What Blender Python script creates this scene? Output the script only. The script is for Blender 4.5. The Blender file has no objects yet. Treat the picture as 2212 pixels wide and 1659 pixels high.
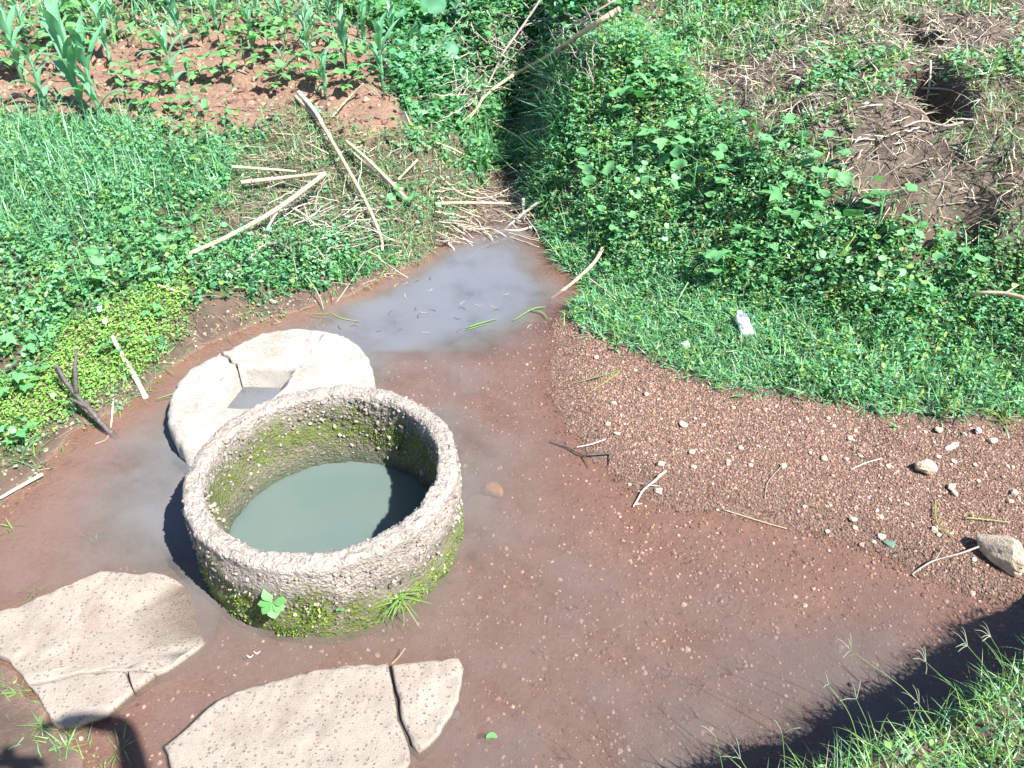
import bpy, math, random
import numpy as np
from mathutils import Vector
rng = np.random.default_rng(7); random.seed(7)
PI = math.pi; R = math.radians
SC = bpy.context.scene
COL = SC.collection

# ------------------------------------------------------------------ camera, sky, sun, exposure
CAMZ = 2.6; PITCH = 36.57; FPX = 1750.0; CX, CY = 1106.0, 829.5      # calibrated on the concrete ring
cam = bpy.data.objects.new('camera', bpy.data.cameras.new('camera')); COL.objects.link(cam)
cam.location = (0, 0, CAMZ); cam.rotation_euler = (R(90 - PITCH), 0, 0)
cam.data.sensor_width = 36.0; cam.data.lens = 36.0 * FPX / 2212.0
cam.data.clip_start = 0.01; cam.data.clip_end = 500
SC.camera = cam
SUN_EL = 50.0; SUN_AZ = math.atan2(-0.643, 0.766)                     # direction towards the sun, ground plane
sund = Vector((math.cos(SUN_AZ) * math.cos(R(SUN_EL)), math.sin(SUN_AZ) * math.cos(R(SUN_EL)), math.sin(R(SUN_EL))))
wd = bpy.data.worlds.new('World'); SC.world = wd; wd.use_nodes = True
nt = wd.node_tree; bg = nt.nodes['Background']
sk = nt.nodes.new('ShaderNodeTexSky'); sk.sky_type = 'NISHITA'; sk.sun_disc = False
sk.sun_elevation = R(SUN_EL); sk.sun_rotation = PI / 2 - SUN_AZ
sk.altitude = 1500; sk.dust_density = 1.2
nt.links.new(sk.outputs[0], bg.inputs[0]); bg.inputs[1].default_value = 0.09
sl = bpy.data.lights.new('sun', 'SUN'); sl.energy = 5.0; sl.angle = R(0.5); sl.color = (1.0, 0.965, 0.91)
so = bpy.data.objects.new('sun', sl); COL.objects.link(so)
so.rotation_euler = sund.to_track_quat('Z', 'Y').to_euler(); so.location = (3, -3, 8)
SC.view_settings.view_transform = 'Standard'; SC.view_settings.look = 'None'
SC.view_settings.exposure = 1.65; SC.view_settings.gamma = 1.0

# ------------------------------------------------------------------ helpers
_fw = np.array([0, math.cos(R(PITCH)), -math.sin(R(PITCH))]); _rt = np.array([1.0, 0, 0]); _up = np.cross(_rt, _fw)
_C = np.array([0, 0, CAMZ])
def ray(px, py):
    return _fw + _rt * ((px - CX) / FPX) - _up * ((py - CY) / FPX)
def at(px, py, z):
    d = ray(px, py); return _C + d * ((z - CAMZ) / d[2])
def proj(P):
    d = P - _C; z = d @ _fw; z = np.where(z < .05, .05, z)
    return CX + FPX * (d @ _rt) / z, CY - FPX * (d @ _up) / z

def hash2(ix, iy, s):
    n = (ix.astype(np.int64) * 374761393 + iy.astype(np.int64) * 668265263 + s * 974634777) & 0x7fffffff
    n = ((n ^ (n >> 13)) * 1274126177) & 0x7fffffff
    return ((n ^ (n >> 16)) & 0xffff) / 65535.0
def vnoise(x, y, s=0):
    ix = np.floor(x); iy = np.floor(y); fx = x - ix; fy = y - iy
    fx = fx * fx * (3 - 2 * fx); fy = fy * fy * (3 - 2 * fy)
    a = hash2(ix, iy, s); b = hash2(ix + 1, iy, s); c = hash2(ix, iy + 1, s); d = hash2(ix + 1, iy + 1, s)
    return (a * (1 - fx) + b * fx) * (1 - fy) + (c * (1 - fx) + d * fx) * fy
def fbm(x, y, s=0, o=4):
    r = 0; a = .5
    for i in range(o):
        r = r + a * (vnoise(x, y, s + i) - .5); x = x * 2.03 + 17; y = y * 2.03 + 5; a *= .5
    return r
def sstep(a, b, x):
    t = np.clip((x - a) / (b - a), 0, 1); return t * t * (3 - 2 * t)
def inpoly(x, y, poly):
    c = np.zeros(np.shape(x), bool); n = len(poly)
    for i in range(n):
        x0, y0 = poly[i]; x1, y1 = poly[(i + 1) % n]
        if y0 == y1: continue
        k = ((y0 > y) != (y1 > y)) & (x < (x1 - x0) * (y - y0) / (y1 - y0) + x0)
        c ^= k
    return c
def tag(o, label=None, cat=None, group=None, kind=None):
    if label: o['label'] = label
    if cat: o['category'] = cat
    if group: o['group'] = group
    if kind: o['kind'] = kind
    return o
def empty(name, loc=(0, 0, 0), rz=0):
    o = bpy.data.objects.new(name, None); COL.objects.link(o); o.location = loc; o.rotation_euler = (0, 0, rz)
    o.empty_display_size = .05; return o
def mesh(name, V, F, smooth=True, col=None, attrs=None):
    """V (n,3); F list of arrays (m,k)"""
    me = bpy.data.meshes.new(name); V = np.asarray(V, np.float32)
    if isinstance(F, np.ndarray): F = [F]
    F = [np.asarray(f, np.int32) for f in F if len(f)]
    nl = sum(f.size for f in F); nf = sum(len(f) for f in F)
    me.vertices.add(len(V)); me.vertices.foreach_set('co', V.ravel())
    me.loops.add(nl); me.polygons.add(nf)
    me.loops.foreach_set('vertex_index', np.concatenate([f.ravel() for f in F]))
    tot = np.concatenate([np.full(len(f), f.shape[1], np.int32) for f in F])
    st = np.concatenate([[0], np.cumsum(tot)[:-1]]).astype(np.int32)
    me.polygons.foreach_set('loop_start', st)
    me.polygons.foreach_set('use_smooth', np.full(nf, smooth))
    if col is not None:
        a = me.attributes.new('tint', 'FLOAT_COLOR', 'POINT')
        c = np.ones((len(V), 4), np.float32); c[:, :3] = col; a.data.foreach_set('color', c.ravel())
    for k, v in (attrs or {}).items():
        a = me.attributes.new(k, 'FLOAT', 'POINT'); a.data.foreach_set('value', np.asarray(v, np.float32))
    me.update(calc_edges=True); me.validate()
    return me
def obj(name, me, mat=None, parent=None, loc=None):
    o = bpy.data.objects.new(name, me); COL.objects.link(o)
    if mat is not None and me is not None and not me.materials: me.materials.append(mat)
    if parent is not None: o.parent = parent
    if loc is not None: o.location = loc
    return o
class Acc:                                               # gathers pieces of ONE mass into one mesh
    def __init__(s): s.V = []; s.F = {}; s.C = []; s.n = 0
    def add(s, V, F, C=None):
        V = np.asarray(V, float)
        s.V.append(V); s.C.append(np.broadcast_to(np.ones(3) if C is None else np.asarray(C, float), (len(V), 3)))
        for f in (F if isinstance(F, list) else [F]):
            f = np.asarray(f)
            if len(f): s.F.setdefault(f.shape[1], []).append(f + s.n)
        s.n += len(V)
    def mesh(s, name, smooth=True):
        return mesh(name, np.concatenate(s.V), [np.concatenate(f) for f in s.F.values()], smooth, np.concatenate(s.C))
def rotm(az, pitch, roll):
    """local +X goes to azimuth az, raised by pitch, rolled about itself; local +Z is the normal"""
    ca, sa, cp, sp, cr, sr = np.cos(az), np.sin(az), np.cos(pitch), np.sin(pitch), np.cos(roll), np.sin(roll)
    X = np.stack([ca * cp, sa * cp, sp], -1); Y0 = np.stack([-sa, ca, 0 * ca], -1); Z0 = np.cross(X, Y0)
    Y = Y0 * cr[..., None] + Z0 * sr[..., None]; Z = np.cross(X, Y)
    return np.stack([X, Y, Z], -1)
def instance(tv, tf, T, M, S, col, acc):
    """copy template (tv, tf) to N places: T (N,3), M (N,3,3), S (N,3) scale, col (N,3)"""
    N = len(T)
    if N == 0: return
    V = np.einsum('nij,nkj->nki', M, tv[None] * S[:, None, :]) + T[:, None, :]
    k = len(tv); off = (np.arange(N) * k)
    F = [(f[None] + off[:, None, None]).reshape(-1, f.shape[1]) for f in tf]
    acc.add(V.reshape(-1, 3), F, np.repeat(col, k, 0))
def tube(P, rad, n=6, cap=True, twist=0):
    P = np.asarray(P, float); m = len(P); rad = np.broadcast_to(np.asarray(rad, float), (m,))
    tg = np.gradient(P, axis=0); tg /= np.linalg.norm(tg, axis=1)[:, None] + 1e-9
    ref = np.array([0, 0, 1.0]) if abs(tg[0, 2]) < .9 else np.array([1.0, 0, 0])
    a = np.cross(tg, ref); a /= np.linalg.norm(a, axis=1)[:, None] + 1e-9; b = np.cross(a, tg)
    t = np.arange(n) * 2 * PI / n + twist
    V = P[:, None] + rad[:, None, None] * (a[:, None] * np.cos(t)[None, :, None] + b[:, None] * np.sin(t)[None, :, None])
    V = V.reshape(-1, 3); i = np.arange(m - 1)[:, None] * n; j = np.arange(n)[None]; j2 = (j + 1) % n
    F = [np.stack([i + j, i + j2, i + n + j2, i + n + j], -1).reshape(-1, 4)]
    if cap:
        V = np.concatenate([V, P[:1], P[-1:]]); c0 = m * n; jj = np.arange(n)
        F.append(np.concatenate([np.stack([0 * jj + c0, (jj + 1) % n, jj], -1),
                                 np.stack([0 * jj + c0 + 1, (m - 1) * n + jj, (m - 1) * n + (jj + 1) % n], -1)]))
    return V, F
def smoothpath(P, k=6):
    P = np.asarray(P, float)
    if len(P) < 3:
        t = np.linspace(0, 1, k * 2)[:, None]; return P[0] * (1 - t) + P[-1] * t
    Q = np.concatenate([[2 * P[0] - P[1]], P, [2 * P[-1] - P[-2]]]); out = []
    for i in range(1, len(Q) - 2):
        for t in np.linspace(0, 1, k, endpoint=False):
            p0, p1, p2, p3 = Q[i - 1:i + 3]
            out.append(.5 * (2 * p1 + (p2 - p0) * t + (2 * p0 - 5 * p1 + 4 * p2 - p3) * t * t + (3 * p1 - p0 - 3 * p2 + p3) * t ** 3))
    out.append(P[-1]); return np.array(out)

# ------------------------------------------------------------------ materials
class NB:
    def __init__(s, name):
        s.m = bpy.data.materials.new(name); s.m.use_nodes = True; s.t = s.m.node_tree; s.t.nodes.clear()
        s.out = s.t.nodes.new('ShaderNodeOutputMaterial')
    def n(s, typ, **kw):
        nd = s.t.nodes.new('ShaderNode' + typ)
        for k, v in kw.items():
            if k.startswith('_'): setattr(nd, k[1:], v); continue
            key = int(k[1:]) if k[0] == 'i' and k[1:].isdigit() else k.replace('__', ' ')
            if hasattr(v, 'is_linked') or isinstance(v, bpy.types.NodeSocket): s.t.links.new(v, nd.inputs[key])
            else: nd.inputs[key].default_value = v
        return nd
    def coords(s, scale=1.0):
        g = s.n('NewGeometry'); return s.n('Mapping', Vector=g.outputs['Position'], Scale=(scale,) * 3).outputs[0] if scale != 1 else g.outputs['Position']
    def noise(s, scale, detail=4, rough=.6, vec=None, w=None):
        nd = s.n('TexNoise', Scale=scale, Detail=detail, Roughness=rough, Vector=vec if vec is not None else s.coords()); return nd.outputs[0]
    def ramp(s, fac, stops, interp='LINEAR'):
        nd = s.n('ValToRGB', Fac=fac); r = nd.color_ramp; r.interpolation = interp
        while len(r.elements) < len(stops): r.elements.new(.5)
        for e, (p, c) in zip(r.elements, stops):
            e.position = p; e.color = (*c, 1) if len(c) == 3 else c
        return nd.outputs[0]
    def fr(s, fac, a, b, c=0.0, d=1.0):
        return s.n('MapRange', Value=fac, i1=a, i2=b, i3=c, i4=d).outputs[0]
    def mix(s, fac, a, b, mode='MIX'):
        nd = s.t.nodes.new('ShaderNodeMix'); nd.data_type = 'RGBA'; nd.blend_type = mode
        for k, v in ((0, fac), (6, a), (7, b)):
            if isinstance(v, bpy.types.NodeSocket): s.t.links.new(v, nd.inputs[k])
            else: nd.inputs[k].default_value = (*v, 1) if isinstance(v, tuple) and len(v) == 3 else v
        return nd.outputs[2]
    def math(s, op, a, b=0.0):
        return s.n('Math', _operation=op, i0=a, i1=b).outputs[0]
    def attr(s, name): return s.n('Attribute', _attribute_name=name)
    def bump(s, h, strength=.5, dist=.01):
        return s.n('Bump', Height=h, Strength=strength, Distance=dist).outputs[0]
    def bsdf(s, **kw):
        return s.n('BsdfPrincipled', **kw)
    def done(s, sh):
        s.t.links.new(sh, s.out.inputs[0]); return s.m

def mat_leaf(name, gloss=.4, trans=.3, spec=.5):
    b = NB(name); tint = b.attr('tint').outputs['Color']
    nz = b.noise(55, 3); c = b.mix(b.fr(nz, .3, .7, 0, .3), tint, b.mix(1.0, tint, (.7, .75, .6), 'MULTIPLY'))
    p = b.bsdf(Base__Color=c, Roughness=gloss); p.inputs['Specular IOR Level'].default_value = spec
    t = b.n('BsdfTranslucent', Color=b.mix(1.0, c, (1.05, 1.35, .65), 'MULTIPLY'))
    return b.done(b.n('MixShader', Fac=trans, i1=p.outputs[0], i2=t.outputs[0]).outputs[0])
def mat_leafc(name, c1, c2, gloss=.4, trans=.3):
    b = NB(name); oi = b.n('ObjectInfo'); nz = b.noise(30, 3)
    f = b.math('ADD', b.math('MULTIPLY', oi.outputs['Random'], .6), b.math('MULTIPLY', nz, .5))
    c = b.mix(f, c1, c2)
    p = b.bsdf(Base__Color=c, Roughness=gloss, Normal=b.bump(b.noise(120, 2), .2, .004))
    t = b.n('BsdfTranslucent', Color=b.mix(1.0, c, (1.05, 1.35, .65), 'MULTIPLY'))
    return b.done(b.n('MixShader', Fac=trans, i1=p.outputs[0], i2=t.outputs[0]).outputs[0])
def mat_stalk(name, c1, c2, scale=60):
    b = NB(name); tc = b.n('TexCoord').outputs['Object']
    n1 = b.noise(scale, 4, .7, b.n('Mapping', Vector=tc, Scale=(1, 1, 1)).outputs[0]); n2 = b.noise(9, 3)
    c = b.mix(b.fr(n1, .35, .68), c1, c2); c = b.mix(b.fr(n2, .55, .75, 0, .5), c, tuple(x * .45 for x in c1))
    return b.done(b.bsdf(Base__Color=c, Roughness=.7, Normal=b.bump(n1, .5, .004)).outputs[0])
def mat_stone(name, c1, c2, rough=.85):
    b = NB(name); n1 = b.noise(40, 5, .65); n2 = b.noise(160, 3)
    c = b.mix(b.fr(n1, .35, .65), c1, c2); c = b.mix(b.fr(n2, .6, .75, 0, .5), c, tuple(x * .5 for x in c1))
    return b.done(b.bsdf(Base__Color=c, Roughness=rough, Normal=b.bump(b.math('ADD', n1, b.math('MULTIPLY', n2, .4)), .7, .01)).outputs[0])
def mat_tint(name, rough=.8):
    b = NB(name); t = b.attr('tint').outputs['Color']; n = b.noise(220, 2)
    c = b.mix(b.fr(n, .4, .7, 0, .45), t, b.mix(1.0, t, (.55, .5, .45), 'MULTIPLY'))
    return b.done(b.bsdf(Base__Color=c, Roughness=rough).outputs[0])

M_leaf = mat_leaf('leaf_mass', .5, .32, .4); M_grass = mat_leaf('grass_mass', .42, .28, .5)
M_straw = mat_tint('straw_mass', .75); M_peb = mat_tint('pebble_mass', .6)
M_maize = mat_leafc('maize_leaf', (.10, .28, .15), (.17, .38, .22), .42, .3)
M_bean = mat_leafc('bean_leaf', (.09, .26, .08), (.16, .36, .13), .5, .32)
M_taro = mat_leafc('taro_leaf', (.045, .17, .085), (.07, .22, .115), .6, .25)
M_lob = mat_leafc('lobed_leaf', (.075, .25, .085), (.13, .33, .13), .65, .3)
M_gr1 = mat_leafc('grass_blade', (.08, .20, .05), (.22, .34, .10), .4, .3)
M_seed = mat_leafc('seed_spike', (.20, .24, .14), (.30, .33, .24), .6, .2)
M_gry = mat_leafc('grass_blade_yellow', (.20, .30, .05), (.34, .40, .12), .45, .3)
M_cane = mat_stalk('dry_cane', (.33, .265, .165), (.45, .375, .26))
M_grey = mat_stalk('grey_stick', (.20, .17, .145), (.32, .28, .235))
M_dark = mat_stalk('wet_dark_stick', (.035, .028, .03), (.12, .10, .09))
M_pale = mat_stalk('pale_stick', (.38, .33, .265), (.55, .50, .43))
M_stone = mat_stone('pale_stone', (.34, .27, .19), (.52, .44, .33))
M_stone2 = mat_stone('dark_stone', (.16, .12, .10), (.28, .22, .18))

def mat_ground():
    b = NB('earth'); P = b.coords()
    n1 = b.noise(6, 6, .65, P); n2 = b.noise(45, 5, .7, P); n3 = b.noise(260, 3, .6, P); n4 = b.noise(1.7, 3, .5, P)
    vor = b.n('TexVoronoi', Vector=P, Scale=75.0); vor.feature = 'F1'
    soil = b.ramp(n2, [(.25, (.10, .058, .038)), (.5, (.185, .112, .076)), (.72, (.26, .165, .115))])
    grav = b.mix(b.fr(vor.outputs['Distance'], .0, .6), (.19, .115, .083), (.085, .048, .035))
    grav = b.mix(b.fr(n3, .45, .7, 0, .6), grav, (.22, .14, .105))
    bed = b.mix(b.fr(n1, .3, .7), (.15, .088, .066), (.20, .13, .10)); bed = b.mix(b.fr(n2, .5, .72, 0, .75), bed, (.075, .045, .034)); bed = b.mix(b.fr(n3, .58, .7, 0, .5), bed, (.27, .19, .15))
    mud = b.mix(b.fr(n1, .35, .65), (.055, .036, .027), (.115, .075, .054)); mud = b.mix(b.fr(n3, .55, .75, 0, .5), mud, (.18, .125, .095))
    lit = b.mix(b.fr(n2, .35, .65), (.055, .04, .03), (.15, .115, .085)); lit = b.mix(b.fr(n4, .5, .65, 0, .8), lit, (.10, .052, .034))
    a = {k: b.attr(k).outputs['Fac'] for k in ('field', 'gravel', 'wet', 'litter')}
    c = b.mix(a['field'], mud, soil); c = b.mix(a['litter'], c, lit); c = b.mix(a['gravel'], c, grav); c = b.mix(a['wet'], c, bed)
    h = b.math('ADD', b.math('MULTIPLY', n2, .8), b.math('MULTIPLY', n3, .5))
    ro = b.fr(a['wet'], 0, 1, .9, .55)
    return b.done(b.bsdf(Base__Color=c, Roughness=ro, Normal=b.bump(h, .9, .012)).outputs[0])
M_ground = mat_ground()

RING = at(690, 1035, 0); RX, RY, RH, RO, RI = -.766, 2.443, .384, .55, .463
RIPPLES = [at(1487, 1200, 0), at(1583, 1298, 0), at(1062, 1062, 0)]
def mat_water():
    b = NB('silty_water'); P = b.coords()
    d = b.attr('depth').outputs['Fac']
    n1 = b.noise(2.6, 5, .6, P)
    k = b.math('MULTIPLY', d, b.fr(n1, .32, .66, -4.0, -17.0)); k = b.math('MULTIPLY', k, b.fr(d, .03, .13, 1.0, 1.5)); turb = b.math('SUBTRACT', 1.0, b.math('EXPONENT', k))
    turb = b.math('MULTIPLY', turb, .93)
    silt = b.ramp(b.fr(d, 0, .2), [(.18, (.175, .125, .112)), (.4, (.112, .108, .100)), (.65, (.112, .120, .138))]); silt = b.mix(b.fr(b.noise(1.3, 3, .6, P), .45, .68, 0, .25), silt, (.13, .118, .12))
    w1 = b.noise(26, 2, .5, P); w2 = b.noise(90, 2, .5, P)
    h = b.math('ADD', b.math('MULTIPLY', w1, .9), b.math('MULTIPLY', w2, b.fr(b.noise(1.9, 2, .5, P), .42, .65, 0.02, .42)))
    for q, (am, wl, rad) in zip(RIPPLES, ((.22, 260, 15), (.25, 240, 10), (.2, 200, 9))):
        dist = b.n('VectorMath', _operation='DISTANCE', i0=P, i1=tuple(q)).outputs['Value']
        w = b.math('MULTIPLY', b.math('SINE', b.math('MULTIPLY', dist, wl)), b.math('EXPONENT', b.math('MULTIPLY', dist, -rad)))
        h = b.math('ADD', h, b.math('MULTIPLY', w, am))
    nrm = b.bump(h, .6, .007)
    tr = b.n('BsdfTransparent', Color=(.93, .86, .82, 1)); df = b.n('BsdfDiffuse', Color=silt, Roughness=1.0)
    body = b.n('MixShader', Fac=turb, i1=tr.outputs[0], i2=df.outputs[0])
    gl = b.n('BsdfGlossy', Color=(1, 1, 1, 1), Roughness=.06, Normal=nrm)
    fr = b.n('Fresnel', IOR=1.33, Normal=nrm)
    return b.done(b.n('MixShader', Fac=fr.outputs[0], i1=body.outputs[0], i2=gl.outputs[0]).outputs[0])
M_water = mat_water()
def mat_wellwater():
    b = NB('milky_well_water'); P = b.coords(); n = b.noise(3, 2, .5, P)
    nrm = b.bump(b.noise(14, 2, .5, P), .12, .004)
    p = b.bsdf(Base__Color=b.mix(b.fr(n, .3, .7), (.098, .138, .130), (.115, .15, .134)), Roughness=.06, IOR=1.33, Normal=nrm)
    p.inputs['Subsurface Weight'].default_value = 1.0; p.inputs['Subsurface Radius'].default_value = (.05, .07, .07); p.inputs['Subsurface Scale'].default_value = 1.0
    return b.done(p.outputs[0])
def mat_ring():
    b = NB('mossy_concrete'); P = b.coords(); X = b.n('SeparateXYZ', Vector=P)
    z = X.outputs[2]
    n1 = b.noise(9, 5, .65, P); n2 = b.noise(70, 4, .65, P); n3 = b.noise(3.2, 3, .5, P); n4 = b.noise(28, 4, .7, P)
    con = b.ramp(n2, [(.3, (.17, .145, .122)), (.5, (.265, .232, .20)), (.7, (.35, .315, .28))])
    con = b.mix(b.fr(n1, .5, .7, 0, .6), con, (.30, .25, .215)); con = b.mix(b.fr(n3, .52, .66, 0, .5), con, (.15, .13, .11))
    side = b.attr('inside').outputs['Fac']                     # 1 on the inner wall, 0 on the outer one
    damp = b.fr(b.math('ADD', z, b.math('MULTIPLY', b.math('SUBTRACT', n1, .5), .22)), b.fr(side, 0, 1, .27, .36), b.fr(side, 0, 1, .16, .27))
    con = b.mix(b.math('MULTIPLY', damp, .8), con, b.mix(n2, (.06, .05, .035), (.20, .165, .13)))
    mm = b.math('ADD', z, b.math('MULTIPLY', b.math('SUBTRACT', n1, .5), .35))
    mm = b.math('ADD', mm, b.math('MULTIPLY', b.math('SUBTRACT', n3, .5), .25))
    mm = b.math('ADD', mm, b.math('MULTIPLY', b.math('MULTIPLY', b.math('ADD', X.outputs[0], -RX - .05), .13), b.math('SUBTRACT', 1.0, side)))
    mo = b.fr(mm, b.fr(side, 0, 1, .27, .35), b.fr(side, 0, 1, .17, .24))
    mo = b.math('MULTIPLY', mo, b.fr(n4, .36, .52)); mo = b.math('MULTIPLY', mo, b.math('MAXIMUM', b.math('SUBTRACT', 1.0, side), b.fr(b.math('ADD', z, b.math('MULTIPLY', n1, .1)), .12, .22, .3, 1.0)))
    moss = b.mix(b.fr(n4, .35, .7), (.042, .06, .011), (.14, .19, .026)); moss = b.mix(b.fr(n2, .5, .7, 0, .5), moss, (.05, .05, .02))
    c = b.mix(mo, con, moss)
    low = b.math('MULTIPLY', b.fr(z, .10, .0), side); c = b.mix(b.math('MULTIPLY', low, .75), c, (.055, .075, .045))
    vo = b.n('TexVoronoi', Vector=P, Scale=95.0); vo2 = b.n('TexVoronoi', Vector=P, Scale=48.0)
    gr = b.math('ADD', b.fr(vo.outputs['Distance'], .1, .6, 1, 0), b.math('MULTIPLY', b.fr(vo2.outputs['Distance'], .1, .55, 1, 0), 1.2))
    c = b.mix(b.math('MULTIPLY', b.math('MULTIPLY', b.fr(vo2.outputs['Distance'], .32, .18), b.fr(b.n('SeparateColor', Color=vo2.outputs['Color']).outputs[1], .5, .6)), b.math('SUBTRACT', .55, b.math('MULTIPLY', mo, .45))), c, (.30, .27, .225))
    h = b.math('ADD', b.math('MULTIPLY', n4, .5), b.math('ADD', n2, b.math('MULTIPLY', gr, .3)))
    return b.done(b.bsdf(Base__Color=c, Roughness=.9, Normal=b.bump(h, .9, .011)).outputs[0])
M_ring = mat_ring()
def mat_slab(name, c1, c2, spots=.6, wetz=None, edge=None):
    b = NB(name); P = b.coords(); z = b.n('SeparateXYZ', Vector=P).outputs[2]
    n1 = b.noise(5, 5, .6, P); n2 = b.noise(45, 4, .65, P); n3 = b.noise(180, 3, .6, P)
    c = b.mix(b.fr(b.math('ADD', b.math('MULTIPLY', n1, .65), b.math('MULTIPLY', n2, .35)), .38, .62), c1, c2)
    c = b.mix(b.fr(n2, .56, .72, 0, .5), c, tuple(x * .62 for x in c1))
    v = b.n('TexVoronoi', Vector=P, Scale=58.0); sp = b.math('MULTIPLY', b.fr(v.outputs['Distance'], .34, .24), b.fr(b.n('SeparateColor', Color=v.outputs['Color']).outputs[0], .55, .6))
    c = b.mix(b.math('MULTIPLY', sp, spots * .35), c, (.13, .12, .12))
    if wetz is not None:
        c = b.mix(b.fr(b.noise(3.3, 5, .7, P), .56, .7, 0, .45), c, (.15, .095, .065))
        c = b.mix(b.fr(b.math('ADD', z, b.math('MULTIPLY', n2, .006)), wetz + .018, wetz + .006, 0, .85), c, (.075, .055, .04))
    wp = b.n('VectorMath', _operation='ADD', i0=P, i1=b.n('VectorMath', _operation='SCALE', i0=b.n('TexNoise', Vector=P, Scale=60.0, Detail=3.0).outputs['Color'], Scale=.014).outputs[0]).outputs[0]
    v2 = b.n('TexVoronoi', Vector=wp, Scale=78.0); rnd = b.n('SeparateColor', Color=v2.outputs['Color']).outputs[1]; thr = b.fr(rnd, .4, 1.0, .0, .46)
    pit = b.fr(b.math('SUBTRACT', thr, v2.outputs['Distance']), 0.0, .08)
    c = b.mix(b.math('MULTIPLY', pit, spots * 1.1), c, (.075, .07, .075)); c = b.mix(b.fr(n3, .55, .75, 0, .45), c, tuple(min(1, x * 1.25) for x in c2))
    c = b.mix(b.fr(b.noise(2.1, 4, .6, P), .5, .68, 0, .4), c, tuple(x * .72 for x in (c1[0], c1[1] * 1.02, c1[2] * 1.08)))
    h = b.math('ADD', b.math('MULTIPLY', n2, .35), b.math('SUBTRACT', b.math('MULTIPLY', n3, .5), b.math('MULTIPLY', pit, .7)))
    return b.done(b.bsdf(Base__Color=c, Roughness=.85, Normal=b.bump(h, .8, .007)).outputs[0])
M_slab = mat_slab('pinkish_concrete', (.20, .165, .136), (.275, .232, .195), .55, .0)
M_cover = mat_slab('pale_concrete', (.255, .225, .19), (.36, .34, .305), .12, -.01)
def mat_flat(name, c, rough=.5, trans=0.0):
    b = NB(name); n = b.noise(60, 3); cc = b.mix(b.fr(n, .4, .7, 0, .4), c, tuple(x * .75 for x in c))
    p = b.bsdf(Base__Color=cc, Roughness=rough)
    if trans:
        t = b.n('BsdfTranslucent', Color=cc); return b.done(b.n('MixShader', Fac=trans, i1=p.outputs[0], i2=t.outputs[0]).outputs[0])
    return b.done(p.outputs[0])
M_white = mat_flat('white_plastic', (.80, .80, .79), .35, .15)
M_ink = mat_flat('grey_print', (.14, .15, .22), .5)

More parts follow.
